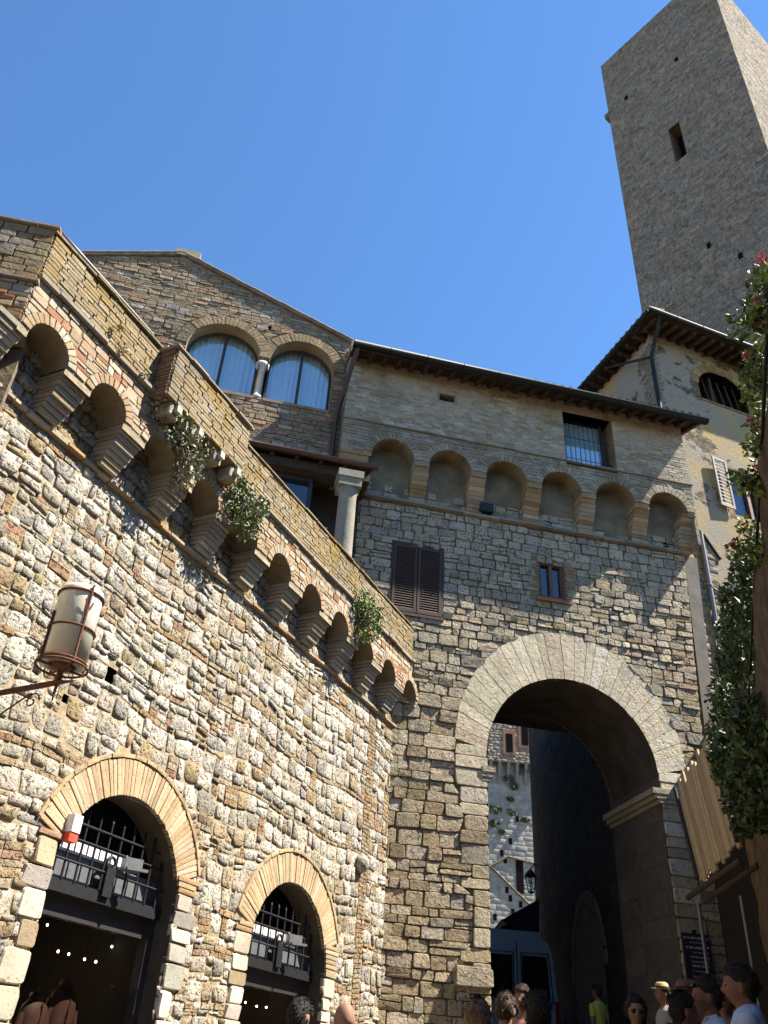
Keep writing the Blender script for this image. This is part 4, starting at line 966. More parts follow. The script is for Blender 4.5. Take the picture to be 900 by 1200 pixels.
for a, b in ((1.98, 2.10), (2.66, 2.78), (2.92, 3.02)): mb.box(H, a, b, 12.93, 14.44, -.2, -.12)
mb.box(H, 2.1, 2.92, 14.3, 14.44, -.2, -.122); mb.box(H, 2.1, 2.92, 12.93, 13.03, -.2, -.122); mb.build('window_frame', 'frame', sw2)
mb = MB(); mb.box(H, 1.93, 1.978, 12.9, 14.5, -.3, .004); mb.box(H, 3.022, 3.07, 12.9, 14.5, -.3, .004); mb.box(H, 1.93, 3.07, 14.452, 14.52, -.3, .006); mb.build('reveal', 'niche', sw2)
hF = Fr(H.pt(1.93, 0, .03)[:2], 246); hF.n = -hF.n
lv = louvre_leaf(hF, .02, .50, 12.98, 14.56, .05, 'palewood', sw2, 13, 'open_shutter', .026)
mb = MB()                                        # roof: deep eaves on both sides
HZ = 18.62; ov = .78
ca = H.pt(0, 0, ov) - H.u * .5
V = [H.pt(-.42, HZ, ov), H.pt(9.6, HZ + .05, ov), H.pt(9.6, HZ + 1.5, -4.5), H.pt(3.5, HZ + 1.5, -4.5), S.pt(5.2, HZ, .45)]
mb.mi = 1; mb.add(V, [[0, 1, 2, 3], [0, 3, 4]], flat=True); mb.mi = 0; mb.add([v + V3(0, 0, .1) for v in V], [[0, 1, 2, 3], [0, 3, 4]], flat=True)
for i in range(5):
    a, b = V[i], V[(i + 1) % 5]; mb.quad(a, b, b + V3(0, 0, .1), a + V3(0, 0, .1))
for i in range(24):
    f = i / 23; p = V[0] * (1 - f) + V[4] * f + V3(0, 0, .12); mb.tube([p + S.n * .04, p - S.n * .5 + V3(0, 0, .1)], .075, 6)
mb.build('roof', ['terracotta', 'rafter'], ch)
mb = MB()
for i in range(30): u = -.2 + i * .33; mb.hexa(H.arr([(u, HZ - .14, ov - .08), (u + .1, HZ - .14, ov - .08), (u + .1, HZ + .08, -.05), (u, HZ + .08, -.05), (u, HZ - .012, ov - .08), (u + .1, HZ - .012, ov - .08), (u + .1, HZ + .20, -.05), (u, HZ + .20, -.05)]))
for i in range(14):
    u = .1 + i * .36; mb.box(S, u, u + .1, HZ - .13, HZ - .012, -.02, .40)
mb.build('rafters', 'rafter', ch)
mb = MB(); gutter(mb, H.pt(-.50, HZ + .03, ov + .08), H.pt(9.6, HZ + .08, ov + .08), .085); gutter(mb, S.pt(5.2, HZ + .03, .52), H.pt(-.46, HZ + .03, ov + .04), .075); mb.build('gutter', 'gutter', ch)
mb = MB(); mb.tube([H.pt(-.1, HZ - .02, ov), H.pt(-.02, HZ - .35, .5), H.pt(.0, HZ - .95, .10), H.pt(.02, HZ - 1.2, .07), H.pt(.03, 14.8, .07)], .06, 9); mb.tube([S.pt(1.6, HZ - .05, .40), H.pt(-.05, HZ - 1.0, .08)], .04, 7)
mb.build('downpipe', 'gutter', ch)
mb = MB(); mb.tube([H.pt(.62, 11.95, .08), H.pt(.58, 7.0, .08), H.pt(.57, 5.0, .08)], .06, 9)
for v in (10.4, 8.6): mb.tube([H.pt(.5, v, .02), H.pt(.5, v, .15), H.pt(.72, v, .15), H.pt(.72, v, .02)], .012, 5)
mb.build('street_downpipe', 'zinc', ch)
mb = MB(); mb.tube([H.pt(.7, 10.4, .04), H.pt(1.2, 10.25, .04), H.pt(2.2, 10.2, .05)], .022, 6); mb.hexa(H.arr([(.74, 11.9, .0), (.76, 11.9, .0), (1.15, 11.3, .0), (1.12, 11.3, .0), (.74, 11.93, .07), (.78, 11.93, .07), (1.18, 11.33, .07), (1.12, 11.33, .07)])); mb.build('wall_cable', 'darkframe', ch)
p = H.pt(.5, 8.0, .2); t = thing('security_camera', 'small dark security camera beside the grey downpipe of the corner house', 'camera', p)
mb = MB(); mb.tube([H.pt(.60, 7.98, .1), H.pt(.75, 8.06, .3), H.pt(.95, 8.06, .4)], [.05, .09, .09], 9); mb.build('housing', 'iron', t); mb = MB(); mb.tube([H.pt(.7, 7.9, .0), H.pt(.72, 8.0, .25)], .02, 6); mb.build('bracket', 'iron', t)

# ================================================================== stone tower
ta = at(704, 78, 25.0); TW = Fr(ta[:2], -37.5); TW.n = -TW.n; wtw = 6.13; ztop = ta[2]
TR = Fr(TW.pt(-wtw, 0)[:2], 52.5)
st = thing('stone_tower', 'tall square medieval stone tower rising above the corner house', 'tower', TW.pt(-3, 1.0, -3))
TP = [(3, (.33, .275, .215)), (2, (.29, .25, .205)), (1, (.37, .295, .2)), (.7, (.25, .225, .195))]
STT = dict(h=(.12, .24), w=(.18, .55), d=(.002, .012), gap=.004, kind='far', pal=TP, split=.08, jit=.015, skip=lambda u, v, r: r.random() < .018)
def tw_uv(x, y):
    d = ray(x, y); tt = ((TW.p @ TW.n) / (d @ TW.n)); P_ = d * tt; return (P_ - TW.p) @ TW.u, P_[2]
s0, s1, s2 = tw_uv(786, 150), tw_uv(800, 183), tw_uv(803, 178)
su0, su1 = sorted((tw_uv(786, 165)[0], tw_uv(801, 165)[0])); sv0, sv1 = s1[1], tw_uv(791, 144)[1]
slit = rect(su0, su1, sv0, sv1)
mb = MB(); backing(mb, TW, -wtw, 0, 12, ztop, 0, [slit], .3); backing(mb, TR, 0, wtw, 12, ztop, 0, (), 2.0)
mb.quad(TW.pt(0, 12), TW.pt(0, 12, -wtw), TW.pt(0, ztop, -wtw), TW.pt(0, ztop)); mb.quad(TW.pt(0, 12, -wtw), TW.pt(-wtw, 12, -wtw), TW.pt(-wtw, ztop, -wtw), TW.pt(0, ztop, -wtw)); mb.quad(TW.pt(0, ztop), TW.pt(-wtw, ztop), TW.pt(-wtw, ztop, -wtw), TW.pt(0, ztop, -wtw))
mb.build('mortar_bed', 'darkmortar', st)
mb = MB(); masonry(mb, TW, -wtw, 0, 13, ztop + .02, 0, STT, [slit], 401); masonry(mb, TR, 0, wtw, 18, ztop + .02, 0, dict(STT, pal=[(2, (.32, .27, .215)), (1, (.28, .24, .195)), (.6, (.34, .27, .18))]), [], 402)
mb.build('wall', 'tower', st)
mb = MB(); mb.box(TW, su0 - .05, su1 + .05, sv0 - .1, sv1 + .1, -.75, -.7, (.05, .04, .03)); mb.build('slit_window', 'dark', st)
mb = MB(); mb.quad(TW.pt(su0, sv0), TW.pt(su0, sv1), TW.pt(su0, sv1, -.7), TW.pt(su0, sv0, -.7), (.22, .19, .16)); mb.quad(TW.pt(su1, sv0), TW.pt(su1, sv1), TW.pt(su1, sv1, -.7), TW.pt(su1, sv0, -.7), (.22, .19, .16)); mb.quad(TW.pt(su0, sv1), TW.pt(su1, sv1), TW.pt(su1, sv1, -.7), TW.pt(su0, sv1, -.7), (.25, .2, .16)); mb.build('slit_reveal', 'darkmortar', st)
for x, y in ((831, 288), (734, 115), (793, 70), (868, 300)):
    u_, v_ = tw_uv(x, y); mb = MB(); mb.box(TW, u_ - .08, u_ + .08, v_ - .13, v_ + .13, .0, .045); mb.build('putlog_hole', 'dark', st)
u_, v_ = tw_uv(708, 138); mb = MB(); mb.box(TW, -.08, .22, v_ - .22, v_ + .12, -.35, .03, (.16, .14, .12)); mb.build('projecting_stone', 'darkmortar', st)

# ================================================================== what shows through the arch
ft0 = at(600, 900, 50.0); FT = Fr(ft0[:2], 85)
ft = thing('distant_tower', 'pale distant tower-house seen through the arch with brick windows near its top', 'tower', (ft0[0], ft0[1] + 3, ground(ft0[0], ft0[1])))
def ft_uv(x, y):
    d = ray(x, y); tt = (FT.p @ FT.n) / (d @ FT.n); P_ = d * tt; return (P_ - FT.p) @ FT.u, P_[2]
mb = MB(); mb.box(FT, -4, 4.5, 2, 27, -6, .004, (.42, .39, .34)); mb.build('mortar_bed', 'far', ft)
fz = ft_uv(590, 915)[1]
mb = MB(); masonry(mb, FT, -4, 4.5, 3, fz, 0, dict(STT, h=(.22, .34), w=(.4, .9), gap=.006, d=(.008, .018), pal=[(1, (.44, .42, .37)), (1, (.41, .39, .35))], skip=lambda u, v, r: False), [], 410)
masonry(mb, FT, -4, 4.5, fz + 1.0, 27, .35, dict(STT, h=(.12, .22), w=(.2, .5), d=(.01, .03), pal=[(1, (.36, .31, .25)), (1, (.33, .27, .21)), (.5, (.40, .36, .3))], skip=lambda u, v, r: False), [], 411)
mb.box(FT, -4, 4.5, fz + 1.0, 27, .01, .345, (.25, .22, .18)); mb.build('wall', 'far', ft)
for i in range(17):
    u = -4 + i * .52; mb = MB(); mb.hexa(FT.arr([(u, fz - .2, 0), (u + .18, fz - .2, 0), (u + .18, fz - .2, .04), (u, fz - .2, .04), (u, fz + 1.0, 0), (u + .18, fz + 1.0, 0), (u + .18, fz + 1.0, .36), (u, fz + 1.0, .36)]), (.30, .28, .24)); mb.build('corbel', 'far', ft)
for x, y in ((595, 872), (613, 864)):
    u_, v_ = ft_uv(x, y); mb = MB(); mb.box(FT, u_ - .38, u_ + .38, v_ - .75, v_ + .75, .35, .40, (.36, .2, .13)); bf = mb.build('brick_window', 'brick', ft)
    mb = MB(); mb.box(FT, u_ - .2, u_ + .2, v_ - .62, v_ + .5, .40, .41); mb.build('opening', 'dark', bf)
u_, v_ = ft_uv(609, 1025); mb = MB(); mb.box(FT, u_ - .2, u_ + .2, v_ - .95, v_ + .75, .0, .045); mb.build('slit_window', 'dark', ft)
for x, y in ((598, 986), (594, 1043), (598, 1053), (610, 1060), (601, 1069), (592, 1008), (588, 1000), (580, 1075), (606, 960)):
    u_, v_ = ft_uv(x, y); mb = MB(); mb.box(FT, u_ - .09, u_ + .09, v_ - .16, v_ + .16, .0, .04); mb.build('putlog_hole', 'dark', ft)
mb = MB()
for a, b in (((566, 1020), (595, 1004)), ((595, 1004), (640, 1016)), ((575, 1016), (622, 1062))):
    a, b = ft_uv(*a), ft_uv(*b); mb.tube([FT.pt(a[0], a[1], .06), FT.pt(b[0], b[1], .06)], .055, 5, (.2, .17, .14))
mb.build('old_roof_line', 'darkmortar', ft)

P0 = G.pt(2.0, 0, -T - .05); qd = at(622, 950, 30.0)
azA = math.degrees(math.atan2(qd[0] - P0[0], qd[1] - P0[1])); LA = math.hypot(qd[0] - P0[0], qd[1] - P0[1])
A_ = Fr(P0[:2], azA); A_.n = -A_.n
al = thing('alley_house', 'dark shaded house wall along the right of the street beyond the arch', 'house', (P0[0] + 2, P0[1] + 4, .6))
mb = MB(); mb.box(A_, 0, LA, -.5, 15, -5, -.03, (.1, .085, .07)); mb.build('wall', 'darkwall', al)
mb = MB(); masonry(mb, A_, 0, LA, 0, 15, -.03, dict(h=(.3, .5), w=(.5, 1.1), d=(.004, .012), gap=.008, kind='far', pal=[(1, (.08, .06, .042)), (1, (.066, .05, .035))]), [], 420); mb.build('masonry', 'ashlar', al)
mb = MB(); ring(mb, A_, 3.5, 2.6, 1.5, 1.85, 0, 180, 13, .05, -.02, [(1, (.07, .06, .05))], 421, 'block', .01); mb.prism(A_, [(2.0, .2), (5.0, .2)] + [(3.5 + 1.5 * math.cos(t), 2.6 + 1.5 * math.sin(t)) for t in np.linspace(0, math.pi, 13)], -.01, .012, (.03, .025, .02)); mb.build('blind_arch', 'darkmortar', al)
def A_uv(x, y):
    d = ray(x, y); tt = (A_.p @ A_.n) / (d @ A_.n); P_ = d * tt; return P_
tip = at(588, 1078, 27.0); wt = at(632, 1053, 27.2); wb_ = at(632, 1103, 26.8); dv = A_.u * 2.6
pl0, pl1 = at(560, 900, 19.6), at(566, 900, 31)
ol = thing('alley_house', 'unseen tall plastered house wall added left of the street beyond the arch to shade it', 'house', (pl0[0] - 2, pl0[1] + 5, .6))  # hidden wall added to keep sky light out of the alley
mb = MB(); V = [V3(a, b, z) for z in (-.5, 10) for a, b in ((pl0[0], pl0[1]), (pl1[0], pl1[1]), (pl1[0] - 7, pl1[1]), (pl0[0] - 5, pl0[1]))]; mb.hexa(V, (.1, .09, .07)); mb.build('wall', 'plaster', ol)
for k in range(3):
    F_ = Fr((pl0[0] + (pl1[0] - pl0[0]) * (k + .5) / 3 + .02, pl0[1] + (pl1[1] - pl0[1]) * (k + .5) / 3), math.degrees(math.atan2(pl1[0] - pl0[0], pl1[1] - pl0[1])))
    mb = MB(); mb.box(F_, -.45, .45, 4.5, 6.0, -.02, .03); wn_ = mb.build('window', 'pane', ol); louvre_leaf(F_, -.98, -.5, 4.5, 6.0, .03, 'shutter', wn_, 14); louvre_leaf(F_, .5, .98, 4.5, 6.0, .03, 'shutter', wn_, 14)
aw_ = thing('awning', 'dark canvas awning jutting from the shaded wall above the parked van', 'awning', (wb_[0], wb_[1], wb_[2] - .2))
mb = MB(); mb.quad(tip, wt, wt + dv, tip + dv); mb.add([tip - V3(0, 0, .03), wt - V3(0, 0, .03), wt + dv - V3(0, 0, .03), tip + dv - V3(0, 0, .03)], [[3, 2, 1, 0]], flat=True); mb.add([tip, wt, wb_], [[0, 1, 2]], flat=True); mb.add([tip + dv, wt + dv, wb_ + dv], [[0, 1, 2]], flat=True); mb.build('canvas', 'canvas', aw_)
mb = MB(); mb.tube([tip, wb_], .02, 5); mb.tube([tip + dv, wb_ + dv], .02, 5); mb.tube([tip, tip + dv], .02, 5); mb.build('frame', 'iron', aw_)
lp = at(622, 1034, 29.0); wl_ = at(634, 1030, 29.4)
al2 = thing('alley_lantern', 'black iron street lantern on a bracket at the corner beyond the arch', 'lantern', wl_)
mb = MB(); mb.lathe(lp - V3(0, 0, .28), [(.09, 0), (.17, .45)], 4, flat=True); mb.build('glass', 'glass', al2)
mb = MB()
for k in range(4): a = k * math.pi / 2; mb.tube([lp + V3(.09 * math.cos(a), .09 * math.sin(a), -.28), lp + V3(.17 * math.cos(a), .17 * math.sin(a), .17)], .016, 5)
mb.lathe(lp, [(.20, .17), (.1, .32), (.02, .40)], 4, flat=True); mb.lathe(lp - V3(0, 0, .3), [(.0, -.05), (.1, 0), (.1, .03)], 6)
mb.tube([lp + V3(0, 0, .38), lp + (wl_ - lp) * .5 + V3(0, 0, .5), wl_ + V3(0, 0, .3)], .02, 6); mb.build('frame', 'iron', al2)
# tufts growing on the far tower
def leaves(mb, c, r, n, size, rng, cols, squash=(1, 1, 1), droop=0.0, surf=.55):
    for _ in range(n):
        while True:
            p = V3(rng.uniform(-1, 1), rng.uniform(-1, 1), rng.uniform(-1, 1)); L = np.linalg.norm(p)
            if L < 1 and L > surf * rng.random(): break
        p = p * np.array(squash) * r + c
        a = V3(rng.gauss(0, 1), rng.gauss(0, 1), rng.gauss(0, 1) - droop); a /= np.linalg.norm(a)
        b = np.cross(a, V3(rng.gauss(0, 1), rng.gauss(0, 1), rng.gauss(0, 1))); b /= np.linalg.norm(b); nn = np.cross(a, b)
        s_ = size * rng.uniform(.6, 1.35); w_ = s_ * rng.uniform(.28, .45)
        q = [p - a * s_ * .5, p + b * w_ * .8 - a * s_ * .05 + nn * s_ * .06, p + a * s_ * .5 - nn * s_ * .08, p - b * w_ * .8 - a * s_ * .05 + nn * s_ * .06]
        c_ = cols[rng.randrange(len(cols))]; k = rng.uniform(.75, 1.3)
        mb.add(q, [[0, 1, 2, 3]], tuple(x * k for x in c_), True)
for i, (x, y, r_) in enumerate(((596, 913, .30), (601, 922, .32), (598, 937, .2), (579, 949, .36), (599, 952, .26), (578, 965, .3), (615, 961, .22), (587, 975, .2), (611, 903, .36))):
    u_, v_ = ft_uv(x, y); p = FT.pt(u_, v_, .1); mb = MB(); leaves(mb, p, r_, 60, .2, random.Random(i), [(.05, .06, .03), (.07, .075, .035)], (1.1, .6, .7))
    solo(mb, 'wall_tuft', 'leaf', p, 'small dark tuft of weeds growing on the pale distant tower', 'plant', 'tufts on the distant tower')

# ================================================================== van in the shade
vx = at(606, 1130, 23.6); vF = Fr(vx[:2], 84); vg = ground(vx[0], vx[1]) + .0
van = thing('parked_van', 'blue-grey high-roof van seen from behind in the shade beyond the arch', 'van', (vx[0], vx[1] + 2, vg))
zr = at(606, 1097, 23.6)[2]; hw = 1.02; vH = zr - vg
prof = [(-hw, .35), (hw, .35), (hw + .01, .95), (hw - .03, 1.5), (hw - .12, vH - .28), (hw - .22, vH - .08), (hw - .38, vH), (-hw + .38, vH), (-hw + .22, vH - .08), (-hw + .12, vH - .28), (-hw + .03, 1.5), (-hw - .01, .95)]
mb = MB(); n = len(prof); secs = [(0, .97), (-.07, 1.0), (-4.3, 1.0), (-4.7, .95), (-5.3, .9)]
V = []
for k, (o, s_) in enumerate(secs):
    for a, b in prof:
        bb = .35 + (b - .35) * (1 if k < 4 else .45) ; V.append((a * s_, vg + bb, o))
mb.add(vF.arr(V), [[(k * n + i, k * n + (i + 1) % n, (k + 1) * n + (i + 1) % n, (k + 1) * n + i) for k in range(len(secs) - 1) for i in range(n)], list(range(n - 1, -1, -1)), list(range((len(secs) - 1) * n, len(secs) * n))], flat=True)
mb.build('body', 'vanpaint', van)
for sg in (-1, 1):
    mb = MB(); z0 = vg + vH * .50; z1 = vg + vH - .42
    mb.prism(vF, [(sg * .13, z0), (sg * .80, z0), (sg * .74, z1), (sg * .13, z1)], .0, .022); rdw = mb.build('rear_window', 'vanglass', van)
    mb = MB(); mb.tube([vF.pt(sg * .1, z0 - .06, .03), vF.pt(sg * .86, z0 - .06, .03), vF.pt(sg * .79, z1 + .06, .015), vF.pt(sg * .1, z1 + .06, .02), vF.pt(sg * .1, z0 - .06, .03)], .018, 5); mb.build('window_seal', 'rubber', rdw)
    mb = MB(); mb.box(vF, *sorted((sg * .90, sg * 1.0)), vg + .85, vg + 1.35, -.04, .02); mb.build('tail_light', 'taillight', van)
    for o in (-.9, -4.2):
        mb = MB(); mb.lathe(vF.pt(sg * .80, vg + .34, o), [(.0, 0), (.34, .0), (.36, .04), (.36, .18), (.33, .22), (.0, .22)], 20, axis=vF.u * sg); wh = mb.build('wheel', 'rubber', van)
        mb = MB(); mb.lathe(vF.pt(sg * 1.0, vg + .34, o), [(.0, .03), (.2, .03), (.21, 0)], 16, axis=vF.u * sg); mb.build('rim', 'zinc', wh)
    mb = MB(); mb.hexa(vF.arr([(sg * 1.0, vg + 1.25, -3.9), (sg * 1.24, vg + 1.25, -3.9), (sg * 1.24, vg + 1.25, -4.05), (sg * 1.0, vg + 1.25, -4.05), (sg * 1.0, vg + 1.6, -3.9), (sg * 1.22, vg + 1.6, -3.9), (sg * 1.22, vg + 1.6, -4.05), (sg * 1.0, vg + 1.6, -4.05)])); mb.build('wing_mirror', 'rubber', van)
mb = MB(); mb.box(vF, -.012, .012, vg + .5, vg + vH - .15, .0, .012); mb.box(vF, .03, .1, vg + 1.0, vg + 1.12, .0, .05); mb.build('rear_door_seam', 'rubber', van)
mb = MB(); mb.box(vF, -hw, hw, vg + .35, vg + .55, .0, .12); mb.build('bumper', 'rubber', van)
mb = MB(); mb.prism(vF, [(-.8, vg + vH), (.72, vg + vH), (.68, vg + vH + .17), (-.76, vg + vH + .17)], -1.6, -.25); mb.build('roof_box', 'vanpaint', van)

# ================================================================== right side of the street
RAZ, RD = 20.2, .8
R = Fr((RD * math.cos(rad(RAZ)), -RD * math.sin(rad(RAZ))), RAZ); R.n = -R.n     # outward = towards the street
RT = 3.62
gw = thing('garden_wall', 'rough brown rendered wall close at the right edge, overgrown with a dark creeper', 'wall', (R.pt(5, 0, -.2)[0], R.pt(5, 0, -.2)[1], -1.4))
mb = MB(); mb.box(R, -4, 14.3, -2.6, RT, -.4, -.1, (.2, .15, .1))
mb.build('core', 'brownplaster', gw)
mb = MB(); nu, nv = 150, 40                      # uneven render
V = []
for i in range(nu + 1):
    for j in range(nv + 1):
        u = -2 + 16.3 * i / nu; v = -2.3 + (RT + 2.3) * j / nv
        V.append((u, v, -.02 + .05 * mnoise.noise((u * .8, v * 1.2, 0)) + .03 * mnoise.noise((u * 2.5, v * 4, 5))))
mb.add(R.arr(V), [[(i * (nv + 1) + j, (i + 1) * (nv + 1) + j, (i + 1) * (nv + 1) + j + 1, i * (nv + 1) + j + 1) for i in range(nu) for j in range(nv)]]); mb.build('render_coat', 'brownplaster', gw)
mb = MB(); mb.tube([R.pt(u, RT + .008 * math.sin(u * 2), .0) for u in np.linspace(-2, 12.6, 24)], .012, 6); mb.build('top_pipe', 'iron', gw)
# small house with a plank awning between the wall and the gate
ph = thing('lean_to_shop', 'timber lean-to shop with a shaded open front and thin pale posts squeezed between the gate and the garden wall', 'shop', (6.4, 14.6, -.2))
mb = MB()
mb.hexa([V3(5.38, 13.7, -1), V3(8.6, 13.9, -1), V3(8.6, 16.7, -1), V3(6.62, 16.9, -1), V3(5.38, 13.7, 4.1), V3(8.6, 13.9, 4.1), V3(8.6, 16.7, 5.6), V3(6.62, 16.9, 5.6)]); mb.build('shaded_shop_front', 'dark', ph)  # near-black faces put the open shop's shade into the colour
mb = MB(); mb.hexa([V3(7.12, 15.6, -1), V3(10, 15.9, -1), V3(10, 17.6, -1), V3(7.30, 17.15, -1), V3(7.12, 15.6, 7.0), V3(10, 15.9, 7.0), V3(10, 17.6, 7.0), V3(7.30, 17.15, 7.0)]); mb.build('annex_wall', 'redplaster', ph)
for a, b in (((818, 1058), (836, 1150)), ((868, 1050), (885, 1125))):
    pa = at(a[0], a[1], 13.4 if a[0] < 840 else 12.2); mb = MB(); mb.tube([pa, V3(pa[0], pa[1], ground(pa[0], pa[1]))], .022, 7); mb.build('post', 'zinc', ph)
pa, pb = at(806, 1052, 13.6), at(868, 1008, 12.0); mb = MB(); mb.tube([pa, pb], .04, 6); mb.tube([pa + V3(.3, .2, .0), pb + V3(.3, .2, .0)], .04, 6); mb.build('beam', 'rafter', ph)
# awning of upright weathered planks
TL, TRr, BR, BL = at(795, 925, 14.9), at(836, 872, 13.3), at(869, 987, 12.1), at(822, 1031, 13.7)
pw = thing('plank_awning', 'sloping awning of grey-brown upright planks over the shop beside the gate', 'awning', (BL[0], BL[1], BL[2] - .3))
rng = random.Random(3); npk = 16
for i in range(npk):
    f0, f1 = (i + .04) / npk, (i + .96) / npk; e = rng.uniform(-.02, .13); eb = rng.uniform(-.05, .01)
    if i in (0, 4, 9): e -= .12
    nrm = np.cross(BR - BL, TL - BL); nrm /= np.linalg.norm(nrm)
    b0, b1 = BL + (BR - BL) * f0, BL + (BR - BL) * f1; t0, t1 = TL + (TRr - TL) * f0, TL + (TRr - TL) * f1
    q = [b0 + (t0 - b0) * eb, b1 + (t1 - b1) * eb, b0 + (t0 - b0) * (1 + e), b1 + (t1 - b1) * (1 + e)]; dn = nrm * (.03 + rng.uniform(-.008, .008))
    mb = MB(); k = rng.uniform(.75, 1.2)
    mb.hexa([q[0], q[1], q[1] + dn, q[0] + dn, q[2], q[3], q[3] + dn, q[2] + dn], (.36 * k, .265 * k, .15 * k)); mb.build('plank', 'plank', pw)
mb = MB()
for f in (.36,):
    a, b = BL + (TL - BL) * f, BR + (TRr - BR) * f; mb.tube([a - nrm * .03, b - nrm * .03], .03, 6)
mb.tube([BL + nrm * .06, TL + nrm * .06], .03, 6); mb.tube([BR + nrm * .06, TRr + nrm * .06], .03, 6); mb.build('batten', 'rafter', pw)
# sign board on the gate pier with rows of small pale lettering
p = G.pt(2.12, 2.2, .1); sg_ = thing('street_sign', 'tall dark notice board with rows of small pale lettering on the gate pier', 'sign', (p[0], p[1], 1.6))
mb = MB(); mb.box(G, 1.93, 2.46, 1.72, 2.72, .08, .12); mb.box(G, 2.15, 2.22, 2.72, 2.78, .08, .12); mb.build('board', 'sign', sg_)
mb = MB(); rng = random.Random(8)
for i, (z, a, b, h) in enumerate(((2.63, 2.02, 2.42, .035), (2.56, 2.06, 2.36, .022), (2.47, 1.97, 2.36, .04), (2.40, 2.1, 2.4, .022), (2.32, 2.04, 2.40, .03), (2.25, 2.06, 2.38, .025), (2.18, 2.05, 2.38, .035), (2.10, 2.05, 2.36, .022), (2.02, 2.05, 2.44, .02), (1.93, 2.08, 2.3, .022), (1.86, 2.02, 2.34, .03), (1.79, 2.1, 2.3, .022))):
    u = a
    while u < b:
        wd = rng.uniform(.03, .085); x = u
        while x < min(b, u + wd):                # small letter strokes
            mb.box(G, x, x + .009, z, z + h * rng.choice((.7, 1, 1)), .1195, .1225)
            if rng.random() < .5: mb.box(G, x + .0092, x + .019, z + rng.choice((0, h * .4)), z + h * .62, .1195, .1222)
            x += .022
        u += wd + .02
for z, u in ((2.62, 1.97), (2.48, 2.41), (2.03, 2.42), (1.86, 2.40), (1.80, 1.98)): mb.lathe(G.pt(u, z + .02, .119), [(.0, .004), (.02, .004), (.02, 0)], 10, axis=G.n)
mb.build('lettering', 'signwhite', sg_)

# ================================================================== plants
GREENS = [(.08, .14, .03), (.11, .17, .035), (.055, .095, .025), (.14, .19, .045)]
SAGE = [(.22, .23, .14), (.28, .29, .19), (.16, .18, .10), (.34, .32, .21), (.14, .17, .08)]
DEEP = [(.04, .075, .02), (.055, .10, .026), (.028, .05, .017), (.085, .135, .034), (.07, .068, .034)]
def wall_plant(u, v, o, blobs, n, size, cols, label, seed, droop=.4):
    p = W.pt(u, v, o); t = thing('wall_plant', label, 'plant', p, 'plants growing on the arcaded wall'); rng = random.Random(seed)
    mb = MB()
    for du, dv, do, r in blobs: leaves(mb, W.pt(u + du, v + dv, o + do), r, int(n * (r / .3) ** 2), size, rng, cols, (1, 1, 1), droop)
    mb.build('foliage', 'leaf', t)
    mb = MB()
    for du, dv, do, r in blobs:
        for k in range(7):
            e = W.pt(u + du + rng.uniform(-r, r), v + dv + rng.uniform(-r, r), o + do + rng.uniform(-.3, 1) * r); m_ = (p + e) / 2 + V3(0, 0, .05)
            mb.tube([p, m_, e], [.012, .008, .003], 5)
    mb.build('stems', 'twig', t)
wall_plant(-7.95, 6.85, .45, [(-.35, .05, .0, .2), (-.05, -.05, .05, .27), (.25, -.1, .05, .27), (.35, -.38, .02, .24), (.05, .1, .0, .2), (.5, .0, .05, .18), (.3, -.6, .0, .15)], 330, .065, SAGE, 'grey-green straggly bush hanging below the box-like bay of the parapet', 1)
wall_plant(-6.35, 6.80, .45, [(-.15, .0, .06, .24), (.12, -.12, .08, .27), (.3, .05, .08, .2), (-.1, -.32, .05, .22), (.2, -.38, .05, .2), (-.3, .15, .05, .16)], 330, .07, GREENS + SAGE[:2] + [(.10, .14, .04)], 'mixed green bush on the arcade just right of the box-like bay', 2)
wall_plant(-2.5, 6.95, .45, [(-.15, .15, .06, .22), (.1, .0, .1, .29), (.2, -.25, .08, .26), (0, -.45, .05, .16), (.3, .1, .05, .2)], 420, .06, [(.10, .17, .03), (.13, .21, .04), (.07, .12, .025), (.17, .24, .06)], 'bright green bush near the far end of the arcade', 3)
for i, (u, v) in enumerate(((-9.15, 7.15), (-8.72, 7.1), (-9.3, 7.35))):
    mb = MB(); leaves(mb, W.pt(u, v, .46), .09, 70, .035, random.Random(50 + i), SAGE, (1.2, .5, .7)); solo(mb, 'wall_weed', 'leaf', W.pt(u, v, .4), 'tiny grey weed tuft on the lichened parapet left of the box-like bay', 'plant', 'weeds on the parapet')

# creeper over the garden wall and its flowering sprays
cr = thing('creeper', 'mass of dark green creeper hanging over the garden wall beside the gate', 'plant', R.pt(9, RT, .1))
rng = random.Random(12); mb = MB(); nb = 0
def bl(x, y, d, r, n, size=.085, cols=DEEP, mb=None): leaves(mb, at(x + (17 if y < 800 else 10), y, d), r * .78, n, size, rng, cols, (1, 1, 1), .3)
for x, y, d, r, n in ((868, 668, 8.6, .34, 480), (860, 700, 9.2, .4, 560), (852, 735, 9.8, .4, 560), (866, 730, 9.0, .42, 600), (846, 770, 10.4, .33, 420), (862, 780, 9.8, .45, 700), (874, 770, 8.6, .4, 600), (855, 820, 10.6, .48, 800), (872, 830, 9.4, .5, 800), (888, 850, 8.2, .4, 600), (850, 860, 11.2, .45, 800), (866, 880, 10.4, .5, 900), (884, 890, 8.8, .42, 700), (854, 905, 11.2, .38, 700), (874, 920, 9.6, .38, 700), (892, 930, 8.2, .3, 500), (858, 940, 11.0, .3, 450), (880, 955, 9.2, .22, 260), (862, 965, 10.8, .2, 220), (848, 885, 11.6, .4, 600), (842, 905, 12.0, .28, 350), (857, 655, 8.8, .15, 110), (872, 640, 8.0, .15, 110)):
    bl(x, y, d, r, n, .085, DEEP, mb)
for x, y, d in ((848, 898, 11.4), (851, 902, 11.4)): bl(x, y, d, .1, 40, .08, [(.16, .2, .06)], mb)
mb.build('foliage', 'leaf', cr)
